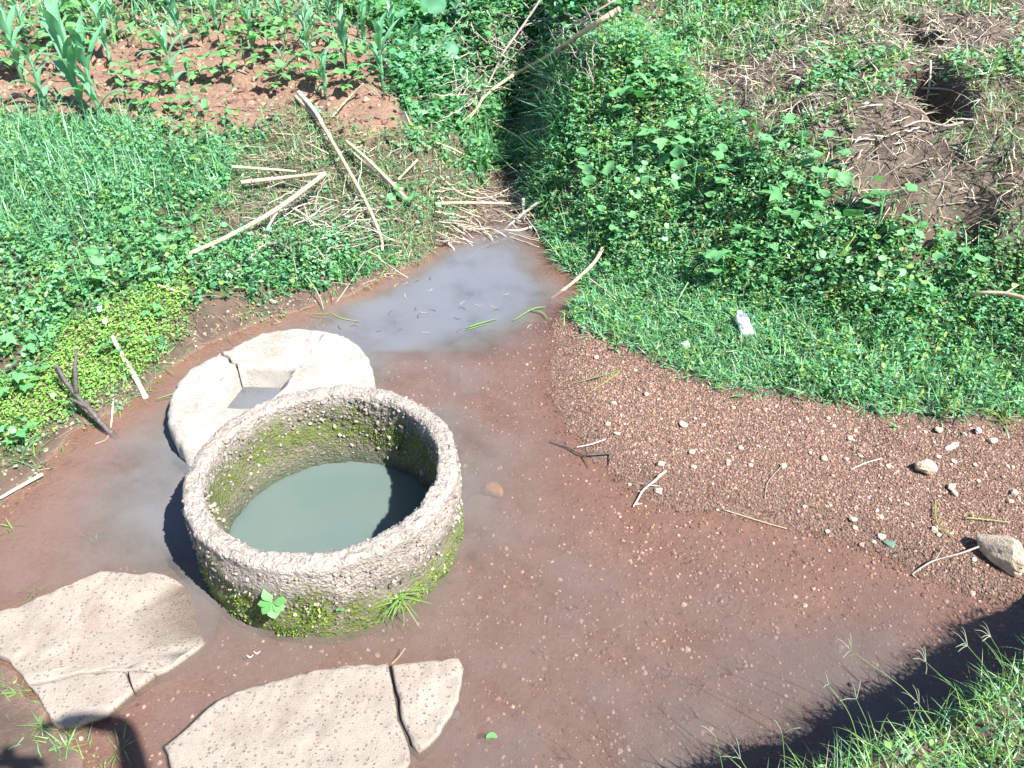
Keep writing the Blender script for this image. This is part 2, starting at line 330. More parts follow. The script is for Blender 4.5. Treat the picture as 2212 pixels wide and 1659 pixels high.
# ------------------------------------------------------------------ terrain height
CP = []
def cp(z, *pts):
    for a, c in pts: CP.append(at(a, c, z))
cp(0.0, (-200, 1170), (0, 1090), (95, 1005), (150, 935), (240, 893), (320, 848), (375, 788), (440, 745), (560, 695), (660, 668), (760, 640), (850, 592), (935, 555), (1000, 505), (1035, 430), (1045, 330), (1065, 262))
for a, c, z in [(60, 930, .06), (250, 790, .06), (480, 690, .05), (640, 610, .08), (800, 540, .1), (930, 480, .08), (980, 400, .12), (1000, 300, .25),
    (0, 800, .2), (200, 640, .28), (400, 570, .22), (600, 480, .25), (780, 420, .28), (900, 330, .35),
    (0, 560, .40), (250, 450, .43), (500, 380, .42), (700, 300, .45), (860, 260, .5),
    (0, 300, .60), (300, 260, .58), (600, 230, .56), (850, 180, .6), (0, 150, .68), (300, 130, .66), (600, 110, .65), (850, 90, .66),
    (0, 0, .8), (300, 0, .78), (600, 0, .78), (900, 0, .78), (-500, 0, .85), (-400, 400, .6), (-400, 900, .25), (-500, 1300, .08),
    (1000, 180, .5), (1020, 60, .7), (1100, 150, .42), (1100, 30, .72),
    (1085, 330, -.06), (1090, 270, -.04), (1100, 400, -.07), (1090, 470, -.08), (1110, 300, -.05), (1140, 220, .12), (1170, 160, .32),
    (1140, 420, -.04), (1120, 520, -.08), (1150, 590, -.05),
    (1250, 460, .18), (1270, 380, .36), (1300, 280, .56), (1330, 200, .74), (1370, 120, .85), (1320, 30, .95),
    (1400, 600, .1), (1350, 520, .2), (1420, 420, .4), (1470, 320, .6), (1520, 230, .75), (1570, 120, .9), (1620, 20, 1.05),
    (1250, 660, .04), (1400, 720, .09), (1550, 800, .1), (1750, 830, .13), (1950, 870, .13), (2212, 890, .14), (2600, 900, .22),
    (1230, 730, .012), (1300, 790, .035), (1320, 900, .03), (1450, 900, .055), (1700, 950, .065), (1600, 1050, .03), (1900, 1060, .05), (2150, 1050, .065), (2250, 1190, .04),
    (1650, 680, .18), (1900, 720, .22), (2150, 750, .25), (1600, 520, .4), (1800, 560, .42), (2000, 580, .45), (2212, 600, .48), (1750, 400, .68), (1950, 430, .75), (2150, 450, .75),
    (1650, 280, .85), (1900, 280, .95), (2150, 280, 1.0), (1800, 120, 1.05), (2050, 120, 1.15), (2212, 120, 1.2), (1800, 0, 1.2), (2212, 0, 1.3), (2700, 300, 1.15), (2700, 600, .65), (2800, 0, 1.4),
    (1000, 640, -.17), (1080, 600, -.15), (900, 670, -.15), (1000, 728, -.17), (850, 720, -.15), (1120, 700, -.14), (780, 690, -.11), (1130, 640, -.13), (960, 590, -.12), (1000, 800, -.045), (1100, 900, -.045), (1120, 1000, -.045), (1200, 1100, -.035), (1100, 1250, -.05),
    (1300, 1250, -.042), (1500, 1250, -.03), (1700, 1300, -.032), (1900, 1350, -.045), (2000, 1290, -.02), (1200, 1500, -.05), (1500, 1500, -.05), (1800, 1480, -.06), (2100, 1400, -.04), (1000, 1400, -.045),
    (700, 1410, -.05), (350, 1000, -.09), (250, 1050, -.07), (330, 1150, -.10), (100, 1150, -.03), (50, 1250, -.035), (200, 1200, -.06), (450, 1450, -.045), (330, 1530, -.035), (60, 1560, .006), (150, 1640, .008),
    (0, 1460, .004), (300, 1640, -.02), (600, 1640, -.05), (1000, 1640, -.05), (-400, 1600, .05), (1000, 1900, -.06), (0, 1900, .03), (450, 880, -.1), (600, 800, -.1)]:
    CP.append(at(a, c, z))
cp(0.0, (1195, 705), (1207, 760), (1197, 850), (1227, 925), (1312, 1005), (1367, 1042), (1412, 1087), (1500, 1097), (1620, 1114), (1750, 1142), (1860, 1182), (1950, 1207), (2012, 1247), (2112, 1287), (2212, 1292), (2500, 1310))
for p in [(-6, -2, .1), (6, -2, .3), (0, -3, 0), (-20, 10, .9), (20, 10, 1.8), (0, 18, 1.0), (-10, 20, 1.0), (12, 20, 1.8), (20, 0, .8), (-20, 0, .4), (0, 12, .85)]:
    CP.append(np.array(p, float))
CP = np.array(CP)
def warp(x, y):
    yy = np.maximum(y + 1.5, .3); return np.stack([2.2 * x / yy, 3.0 * np.log(yy)], -1)
_W = warp(CP[:, 0], CP[:, 1])
def _phi(a, b): return np.sqrt(((a[:, None] - b[None]) ** 2).sum(-1) + .0009)
_A = _phi(_W, _W) + np.eye(len(_W)) * -.012
_zm = .2; _wt = np.linalg.solve(_A, CP[:, 2] - _zm)
BX = np.array([-20, -4, -1, -.3, 0, .42, .74, 1.16, 1.48, 2.0, 2.4, 3.0, 20.]); BY = np.array([-1, -.1, .3, .62, .82, 1.03, 1.19, 1.35, 1.50, 1.80, 2.05, 2.2, 3.])
CHAN = np.array([at(a, c, 0)[:2] for a, c in [(1172, 600), (1160, 520), (1150, 470), (1138, 400), (1130, 330), (1135, 270), (1150, 210)]])
PITS = [(at(2012, 200, 1.05), .16, .34, .42), (at(1985, 95, 1.1), .10, .25, .25), (at(1712, 225, .95), .13, .14, .20), (at(1645, 275, .85), .09, .10, .16), (at(1930, 395, .75), .16, .10, .14), (at(2110, 430, .8), .14, .12, .18), (at(2010, 330, .9), .2, .1, .12), (at(1500, 165, .85), .2, .1, .14)]
def H0(x, y):
    sh = np.shape(x); x = np.ravel(x); y = np.ravel(y); out = np.empty(len(x))
    for i in range(0, len(x), 40000):
        s = slice(i, i + 40000); out[s] = _phi(warp(x[s], y[s]), _W) @ _wt + _zm
    # far step under the water: a sill of old concrete
    st = sstep(3.83, 3.80, y + .02 * x) * sstep(-.9, -.6, x) * sstep(.45, .2, x)
    out = np.where((out < -.05) & (y > 3.3) & (y < 3.83), np.maximum(out, out * (1 - st) - .05 * st), out)
    # steep right side of the ditch
    s = x - np.interp(y, CHAN[:, 1], CHAN[:, 0]); wy = sstep(CHAN[1, 1] + .1, CHAN[3, 1] + .2, y) * sstep(CHAN[-1, 1] + 2.0, CHAN[-1, 1], y)
    out += .46 * sstep(.02, .36, s) * sstep(1.3, .25, s) * wy
    for c, sx, sy, dp in PITS:
        q = ((x - c[0]) / sx) ** 2 + ((y - c[1]) / sy) ** 2; out -= dp * sstep(1.5, .5, q)
    # the near bank the photographer stands on
    s = (np.interp(x, BX, BY) - y) * .92 + .05 * fbm(x * 3, y * 3, 5, 2)
    bk = .43 * sstep(-.06, .1, s) + .5 * sstep(.15, 1.4, s)
    out = np.where(s > -.06, np.maximum(out * sstep(.3, -.06, s), 0) * (out > 0) + np.where(out < 0, out, 0) * sstep(.1, -.06, s) + bk, out)
    return out.reshape(sh)
GX0, GX1, GY0, GY1, GS = -14., 14., -3., 20., .04
_gx = np.arange(GX0, GX1 + GS, GS); _gy = np.arange(GY0, GY1 + GS, GS)
_HG = H0(*np.meshgrid(_gx, _gy))
def px_of(x, y, z): return proj(np.stack([x, y, z], -1))
FIELD = [(-900, -300), (960, -300), (900, 60), (850, 150), (870, 275), (780, 310), (680, 280), (560, 265), (470, 290), (380, 300), (250, 250), (0, 265), (-900, 300)]
GRAVEL = [(1185, 680), (1350, 752), (1450, 805), (1560, 845), (1750, 862), (1900, 900), (2600, 930), (2600, 1340), (2110, 1292), (2000, 1247), (1860, 1187), (1620, 1117), (1410, 1092), (1310, 1012), (1225, 930), (1190, 850), (1203, 760)]
LITTER = [(1420, -130), (2600, -130), (2600, 600), (2212, 520), (2000, 470), (1800, 420), (1680, 330), (1560, 290), (1450, 210)]
def Hb(x, y):
    fx = np.clip((np.asarray(x) - GX0) / GS, 0, len(_gx) - 1.001); fy = np.clip((np.asarray(y) - GY0) / GS, 0, len(_gy) - 1.001)
    ix = fx.astype(int); iy = fy.astype(int); fx = fx - ix; fy = fy - iy
    return (_HG[iy, ix] * (1 - fx) + _HG[iy, ix + 1] * fx) * (1 - fy) + (_HG[iy + 1, ix] * (1 - fx) + _HG[iy + 1, ix + 1] * fx) * fy
def H(x, y):
    x = np.asarray(x, float); y = np.asarray(y, float); z = Hb(x, y)
    pxx, pyy = px_of(x, y, z)
    fld = inpoly(pxx + 40 * fbm(x * 3, y * 3, 3, 2), pyy + 25 * fbm(x * 3, y * 3, 4, 2), FIELD).astype(float) * (y > 3)
    land = sstep(.02, .12, z)
    rows = .05 * np.sin((y * .93 + x * .36) * 2 * PI / .62)
    z = z + fld * (rows + .10 * fbm(x * 7, y * 7, 20, 4) + .035 * np.abs(fbm(x * 24, y * 24, 24, 2)))
    z = z + land * (1 - fld) * sstep(.6, .9, z) * .10 * fbm(x * 8, y * 8, 15, 4)
    z = z + land * (1 - fld) * .14 * fbm(x * 3.2, y * 3.2, 9, 4) + (1 - land) * .014 * fbm(x * 9, y * 9, 12, 3)
    return z
FX0, FY0, FS = -8.5, -.6, .02
_fx = np.arange(FX0, 8.5, FS); _fy = np.arange(FY0, 12.0, FS); _FG = H(*np.meshgrid(_fx, _fy))
def Hf(x, y):
    fx = np.clip((x - FX0) / FS, 0, len(_fx) - 1.001); fy = np.clip((y - FY0) / FS, 0, len(_fy) - 1.001); ix = fx.astype(int); iy = fy.astype(int); fx = fx - ix; fy = fy - iy
    return (_FG[iy, ix] * (1 - fx) + _FG[iy, ix + 1] * fx) * (1 - fy) + (_FG[iy + 1, ix] * (1 - fx) + _FG[iy + 1, ix + 1] * fx) * fy
def onT(px, py, dz=0.0):
    px = np.atleast_1d(np.asarray(px, float)); py = np.atleast_1d(np.asarray(py, float))
    D = _fw[None] + _rt[None] * ((px - CX) / FPX)[:, None] - _up[None] * ((py - CY) / FPX)[:, None]
    lo = np.full(len(px), .6); hi = np.full(len(px), 16.); done = np.zeros(len(px), bool)
    for t in np.arange(.7, 16, .1):
        P = _C + D * t; below = P[:, 2] < Hf(P[:, 0], P[:, 1]) + dz
        new = below & ~done; hi = np.where(new, t + .15, hi); lo = np.where(new, t - .25, lo); done |= below
        if done.all(): break
    for _ in range(14):
        m = (lo + hi) / 2; P = _C + D * m[:, None]; b_ = P[:, 2] < Hf(P[:, 0], P[:, 1]) + dz
        hi = np.where(b_, m, hi); lo = np.where(b_, lo, m)
    return _C + D * hi[:, None]
def T1(px, py, dz=0.0): return onT([px], [py], dz)[0]

# terrain sheet: rows get wider apart with distance
ys = np.concatenate([np.linspace(-3, .8, 30), .8 + np.cumsum(np.concatenate([np.geomspace(.0125, .040, 355), np.geomspace(.04, 4, 50)]))])
us = np.linspace(-1, 1, 460)
YY, UU = np.meshgrid(ys, us, indexing='ij'); XX = UU * (.62 * (YY + 4.6))
ZZ = H(XX, YY); far = sstep(12, 20, YY); ZZ = ZZ * (1 - far) + 1.0 * far
pxx, pyy = px_of(XX, YY, ZZ)
jx = 40 * fbm(XX * 3, YY * 3, 3, 2); jy = 25 * fbm(XX * 3, YY * 3, 4, 2)
a_field = inpoly(pxx + jx, pyy + jy, FIELD) * (YY > 3.) * 1.0
a_grav = inpoly(pxx + jx, pyy + jy, GRAVEL) * (YY > 1.2) * 1.0
a_lit = inpoly(pxx + jx * 2, pyy + jy * 2, LITTER) * (YY > 3.) * (vnoise(XX * 2, YY * 2, 8) * .4 + .6)
a_wet = sstep(.012, -.004, ZZ)
nr, nc = YY.shape
i = np.arange(nr - 1)[:, None] * nc + np.arange(nc - 1)[None]
quads = np.stack([i, i + 1, i + nc + 1, i + nc], -1).reshape(-1, 4)
g = obj('ground', mesh('ground', np.stack([XX, YY, ZZ], -1).reshape(-1, 3), quads, True, None,
        {'field': a_field.ravel(), 'gravel': a_grav.ravel(), 'litter': a_lit.ravel(), 'wet': a_wet.ravel()}), M_ground)
tag(g, kind='structure')

# water sheet of the pool and stream, open where the ring stands
wx = np.arange(-3.6, 3.4, .025); wy = np.arange(-.2, 9.0, .025)
WX, WY = np.meshgrid(wx, wy); WZ = H(WX, WY); dep = -WZ
nr, nc = WX.shape; i = np.arange(nr - 1)[:, None] * nc + np.arange(nc - 1)[None]
q = np.stack([i, i + 1, i + nc + 1, i + nc], -1).reshape(-1, 4)
low = (WZ < .03).ravel(); outr = (np.hypot(WX - RX, WY - RY) > .5).ravel()
keep = low[q].any(1) & outr[q].all(1); q = q[keep]
used = np.unique(q); mp = np.full(WX.size, -1); mp[used] = np.arange(len(used))
wv = np.stack([WX.ravel(), WY.ravel(), 0 * WX.ravel()], -1)[used]
w = obj('pool_water', mesh('pool_water', wv, mp[q], True, None, {'depth': np.clip(dep.ravel()[used], 0, 1)}), M_water); tag(w, kind='structure')
t = np.linspace(0, 2 * PI, 97)[:-1]
v = np.concatenate([[[RX, RY, -.02]], np.stack([RX + .5 * np.cos(t), RY + .5 * np.sin(t), 0 * t - .02], -1)])
w = obj('well_water', mesh('well_water', v, np.stack([0 * np.arange(96), 1 + np.arange(96), 1 + (np.arange(96) + 1) % 96], -1)), mat_wellwater()); tag(w, kind='structure')

# ------------------------------------------------------------------ templates
def tpl_leaf(n=4, wid=.42, peak=.38, fold=.18, droop=.22, tipw=0.0):
    """ovate leaf of length 1 along +X, folded at the midrib"""
    u = np.linspace(0, 1, n + 1); w_ = wid * np.sin(PI * np.clip(u, 0, 1) ** (math.log(.5) / math.log(peak))) + tipw * u * (1 - u)
    zc = -droop * u ** 2
    V = [[0, 0, 0]]; F3 = []; F4 = []; rows = []
    for k in range(1, n):
        b_ = len(V); V += [[u[k], w_[k], zc[k] + fold * w_[k]], [u[k], 0, zc[k]], [u[k], -w_[k], zc[k] + fold * w_[k]]]; rows.append(b_)
    V.append([1, 0, zc[-1]]); tip = len(V) - 1
    F3 += [[0, rows[0] + 1, rows[0]], [0, rows[0] + 2, rows[0] + 1], [rows[-1] + 1, tip, rows[-1]], [rows[-1] + 2, tip, rows[-1] + 1]]
    for a_, b_ in zip(rows[:-1], rows[1:]): F4 += [[a_, a_ + 1, b_ + 1, b_], [a_ + 1, a_ + 2, b_ + 2, b_ + 1]]
    return np.array(V, float), [np.array(F3)] + ([np.array(F4)] if F4 else [])
def tpl_blade(bend=.8, n=4):
    """grass blade: starts along +X (pointing up when pitched), bends towards -Z; width scale is Y"""
    V = []; F4 = []; x = z = 0.; a_ = .0
    for k in range(n + 1):
        w_ = .5 * (1 - (k / n) ** 2.2) + .02; V += [[x, w_, z], [x, -w_, z]]
        a_ -= bend / n; x += math.cos(a_) / n; z += math.sin(a_) / n
    for k in range(n): F4.append([2 * k, 2 * k + 1, 2 * k + 3, 2 * k + 2])
    return np.array(V, float), [np.array(F4)]
def tpl_round(n=9, cup=.15, notch=.3):
    """round or heart leaf joined at its notch"""
    V = [[0.12, 0, 0]]; 
    for k in range(n):
        a_ = -PI + (k + .5) * 2 * PI / n; r = .5 * (1 - notch * math.exp(-((abs(a_) - PI) / .45) ** 2)) * (1 + .05 * math.sin(5 * a_))
        V.append([.42 + r * math.cos(a_), r * math.sin(a_), cup * r + .05 * math.sin(3 * a_)])
    F = [[0, 1 + k, 1 + (k + 1) % n] for k in range(n)]
    return np.array(V, float), [np.array(F)]
def tpl_peb(seed):
    r = np.random.default_rng(seed); p = (1 + 5 ** .5) / 2
    V = np.array([[-1, p, 0], [1, p, 0], [-1, -p, 0], [1, -p, 0], [0, -1, p], [0, 1, p], [0, -1, -p], [0, 1, -p], [p, 0, -1], [p, 0, 1], [-p, 0, -1], [-p, 0, 1]], float) / 1.9
    V *= r.uniform(.75, 1.2, (12, 1)); V[:, 2] *= .7
    F = np.array([[0, 11, 5], [0, 5, 1], [0, 1, 7], [0, 7, 10], [0, 10, 11], [1, 5, 9], [5, 11, 4], [11, 10, 2], [10, 7, 6], [7, 1, 8], [3, 9, 4], [3, 4, 2], [3, 2, 6], [3, 6, 8], [3, 8, 9], [4, 9, 5], [2, 4, 11], [6, 2, 10], [8, 6, 7], [9, 8, 1]])
    return V, [F]
LEAVES = [tpl_leaf(3, .30, .42, .25, .2), tpl_leaf(3, .24, .42, .3, .35), tpl_leaf(3, .36, .40, .15, .25)]
LEAF_S = [tpl_leaf(2, .30, .45, .3, .2), tpl_leaf(2, .24, .5, .2, .3)]
ROUNDS = [tpl_round(8, .2), tpl_round(7, .35, .4), tpl_round(8, -.15)]
BLADES = [tpl_blade(.35, 2), tpl_blade(1.0, 3), tpl_blade(1.7, 3), tpl_blade(.1, 1)]
PEBS = [tpl_peb(k) for k in range(6)]
def tpl_oct(seed):
    r = np.random.default_rng(seed); V = np.array([[1, 0, 0], [-1, 0, 0], [0, 1, 0], [0, -1, 0], [0, 0, .75], [0, 0, -.75]], float) * r.uniform(.8, 1.25, (6, 1)) + r.normal(0, .12, (6, 3))
    return V, [np.array([[0, 2, 4], [2, 1, 4], [1, 3, 4], [3, 0, 4], [2, 0, 5], [1, 2, 5], [3, 1, 5], [0, 3, 5]])]
OCTS = [tpl_oct(k) for k in range(6)]
def wpts(n, x0, x1, y0, y1, dens=None):
    """world points on the ground, thinned by dens(x, y)"""
    x = rng.uniform(x0, x1, n); y = rng.uniform(y0, y1, n)
    if dens is not None: k = rng.random(n) < dens(x, y); x, y = x[k], y[k]
    z = Hf(x, y); return np.stack([x, y, z], -1)
def region(P, poly, jit=25):
    a_, c_ = proj(P); s = rng.normal(0, jit, (2, len(P))); return P[inpoly(a_ + s[0], c_ + s[1], poly)]
def far_thin(k): return lambda x, y: np.clip((k / np.maximum(y, .5)) ** 1.3, 0, 1)
def pick(cols, n, jit=.18, w=None):
    cols = np.array(cols, float); c = cols[rng.choice(len(cols), n, p=w)]
    return np.clip(c * rng.lognormal(0, jit, (n, 1)) * rng.normal(1, .07, (n, 3)), .004, .9)
def seen(P):
    a_, c_ = proj(P); return P[(a_ > -280) & (a_ < 2490) & (c_ > -160) & (c_ < 1950)]
def leaf_mass(acc, P, L, tpls, cols, pitch=(.1, .5), hgt=(0, .1), wr=(.85, 1.15), w=None, jit=.18):
    P = seen(P); n = len(P); s = size_of(P) * rng.uniform(L[0], L[1], n); T = P.copy(); T[:, 2] += rng.uniform(hgt[0], hgt[1], n) * np.clip(1 + 5 * fbm(P[:, 0] * 2.6, P[:, 1] * 2.6, 51, 2), .25, 2.2)
    Mx = rotm(rng.uniform(0, 2 * PI, n), rng.normal(pitch[0], pitch[1], n), rng.normal(0, .45, n))
    S = np.stack([s, s * rng.uniform(*wr, n), s], -1); c = pick(cols, n, jit, w); k = rng.integers(0, len(tpls), n)
    for q_ in range(len(tpls)):
        m = k == q_; instance(*tpls[q_], T[m], Mx[m], S[m], c[m], acc)
def size_of(P): return np.clip(P[:, 1] / 4.5, 1.0, 1.6)
def blade_mass(acc, P, L, W, cols, pitch=(1.1, .35), tpls=BLADES, w=None, jit=.18, az=None):
    P = seen(P); n = len(P); s = rng.uniform(L[0], L[1], n); wd_ = rng.uniform(W[0], W[1], n) * size_of(P)
    a_ = rng.uniform(0, 2 * PI, n) if az is None else rng.normal(az[0], az[1], n)
    Mx = rotm(a_, np.clip(rng.normal(pitch[0], pitch[1], n), -.1, 1.55), rng.normal(0, .5, n))
    S = np.stack([s, wd_, s], -1); c = pick(cols, n, jit, w); k = rng.integers(0, len(tpls), n)
    for q_ in range(len(tpls)):
        m = k == q_; instance(*tpls[q_], P[m] - [0, 0, .004], Mx[m], S[m], c[m], acc)
def weeds(acc, P, hgt, nodes, L, tpls, cols, w=None, stem=(.10, .16, .06), jit=.18):
    """upright or leaning stems with pairs of leaves"""
    P = seen(P); n = len(P); h = rng.uniform(hgt[0], hgt[1], n) * np.clip(1 + 4 * fbm(P[:, 0] * 2.6, P[:, 1] * 2.6, 51, 2), .35, 2.0); lean = rng.normal(0, .35, (n, 2)); lean[:, 0] += .12
    D = np.concatenate([lean, np.ones((n, 1))], 1); D /= np.linalg.norm(D, axis=1)[:, None]
    a0 = rng.uniform(0, 2 * PI, n); pc = pick(cols, n, jit, w); sz = size_of(P)
    for k in range(nodes):
        f = (k + 1) / nodes
        for sd in (0, PI):
            live = rng.random(n) < .92; m_ = live.sum()
            Tt = (P + D * (h * f)[:, None])[live]; s = (sz * rng.uniform(L[0], L[1], n) * (1.15 - .55 * f))[live]
            az = (a0 + k * PI / 2 + sd + rng.normal(0, .3, n))[live]
            Mx = rotm(az, rng.normal(.35 if k == nodes - 1 else .1, .3, m_), rng.normal(0, .3, m_))
            S = np.stack([s, s * rng.uniform(.85, 1.15, m_), s], -1)
            instance(*tpls[rng.integers(len(tpls))], Tt, Mx, S, np.clip(pc[live] * (.85 + .3 * f) * rng.normal(1, .08, (m_, 1)), .004, .9), acc)
    Ms = rotm(np.arctan2(D[:, 1], D[:, 0]), np.arcsin(D[:, 2]), 0 * h)
    instance(*tpl_blade(.05, 1), P, Ms, np.stack([h, np.full(n, .005), h], -1), np.tile(stem, (n, 1)), acc)

G_MID = (.10, .275, .10); G_DK = (.055, .18, .07); G_BLU = (.105, .30, .155); G_YEL = (.20, .34, .09); G_LIME = (.24, .43, .10); G_PALE = (.19, .36, .20)
STRAW = [(.27, .22, .15), (.20, .155, .105), (.34, .29, .21), (.13, .10, .075)]

# ------------------------------------------------------------------ concrete ring (well head)
well = tag(empty('well_ring', (RX, RY, 0)), 'open round concrete well ring, mossy, with milky green water inside', 'well')
nth = 300
prof = []                                                   # (radius, z, inside)
for z_ in np.linspace(-.25, .345, 26): prof.append((RO + .004 * math.sin(z_ * 30), z_, 0))
for a_ in np.linspace(.15, PI / 2, 6): prof.append((RO - .028 + .028 * math.cos(a_), .356 + .028 * math.sin(a_), 0))
for r_ in np.linspace(.515, .487, 5): prof.append((r_, .385, .3))
for a_ in np.linspace(.2, PI / 2, 5): prof.append((RI + .018 - .018 * math.sin(a_), .364 + .02 * math.cos(a_), .7))
for z_ in np.linspace(.34, -.25, 24): prof.append((RI, z_, 1))
prof = np.array(prof); th = np.linspace(0, 2 * PI, nth, endpoint=False)
TH, PI_ = np.meshgrid(th, np.arange(len(prof)), indexing='ij'); rr = prof[PI_, 0]; zz = prof[PI_, 1]; ins = prof[PI_, 2]
sgn = np.where(ins > .5, -1, 1)
nz = lambda f, s: fbm(np.cos(TH) * f + 50 + ins * 7, np.sin(TH) * f + zz * f * 1.3 + 50, s, 4)
rr = rr + sgn * (.022 * nz(7, 31) + .022 * np.abs(nz(26, 33)) - .004); toplip = (zz > .30)
zz = zz + toplip * (.022 * nz(9, 35) + .02 * nz(30, 36))
V = np.stack([rr * np.cos(TH), rr * np.sin(TH), zz], -1).reshape(-1, 3); m_ = len(prof)
i = np.arange(nth)[:, None] * m_ + np.arange(m_ - 1)[None]; i2 = ((np.arange(nth) + 1) % nth)[:, None] * m_ + np.arange(m_ - 1)[None]
obj('wall', mesh('well_wall', V, np.stack([i, i2, i2 + 1, i + 1], -1).reshape(-1, 4), True, None, {'inside': ins.ravel()}), M_ring, well)
ac = Acc()
def on_ring(n, inside, zr, thr=(0, 2 * PI)):
    a_ = rng.uniform(*thr, n); z_ = rng.uniform(*zr, n); r_ = (RI if inside else RO) + (.001 if inside else -.001)
    return np.stack([r_ * np.cos(a_), r_ * np.sin(a_), z_], -1), a_
for inside, n, zr, thr in ((True, 900, (.24, .37), (0, 2 * PI)), (True, 420, (.02, .26), (0, 2 * PI)), (False, 750, (.17, .34), (PI * .9, 2.2 * PI)), (False, 200, (.02, .2), (PI * .9, 2.2 * PI))):
    P, a_ = on_ring(n, inside, zr, thr); n = len(P)
    s = rng.gamma(4, .0015, n); k = rng.integers(0, 6, n); Mx = rotm(rng.uniform(0, 6.3, n), rng.normal(0, .6, n), rng.uniform(0, 6.3, n))
    c = pick([(.26, .23, .18), (.19, .165, .14), (.12, .10, .085), (.22, .20, .172)], n, .2)
    for q_ in range(6):
        m = k == q_; instance(*PEBS[q_], P[m], Mx[m], np.repeat(s[m][:, None], 3, 1) * [1, 1, 1], c[m], ac)
a_ = rng.uniform(0, 2 * PI, 900); r_ = rng.uniform(.47, .545, 900)
P = np.stack([r_ * np.cos(a_), r_ * np.sin(a_), np.full(900, .381) - .3 * np.clip(r_ - .52, 0, 1)], -1); s = rng.gamma(6, .0009, 900)
instance(*PEBS[2], P, rotm(rng.uniform(0, 6.3, 900), 0 * s, 0 * s), np.repeat(s[:, None], 3, 1), pick([(.29, .25, .23), (.20, .172, .155)], 900, .12), ac)
o = obj('exposed_aggregate', ac.mesh('well_aggregate', False), M_peb, well); tag(o, kind='stuff')
ac = Acc()                                                  # moss cushions
for inside, n, zr, thr in ((False, 3600, (-.01, .20), (PI * 1.0, 1.55 * PI)), (False, 1500, (-.01, .10), (1.4 * PI, 2.15 * PI)), (True, 1500, (.06, .29), (.1 * PI, .95 * PI)), (True, 700, (.06, .22), (.2 * PI, .45 * PI))):
    P, a_ = on_ring(n, inside, zr, thr); dn = fbm(a_ * 5 + 3, P[:, 2] * 14, 41, 3) + .16 - (P[:, 2] - zr[0]) / (zr[1] - zr[0]) * .22 > rng.uniform(0, .2, n)
    P, a_ = P[dn], a_[dn]; n = len(P); s = rng.uniform(.005, .015, n) * (1 if not inside else .8)
    Mx = rotm(a_ + (PI if inside else 0) + rng.normal(0, .7, n), rng.normal(.3, .7, n), rng.uniform(0, 6.3, n))
    instance(*LEAF_S[0], P, Mx, np.repeat(s[:, None], 3, 1) * [1, 1.3, 1], pick([(.12, .18, .025), (.17, .25, .04), (.07, .11, .018), (.22, .31, .08)], n, .25), ac)
o = obj('moss', ac.mesh('well_moss', False), M_leaf, well); tag(o, kind='stuff')

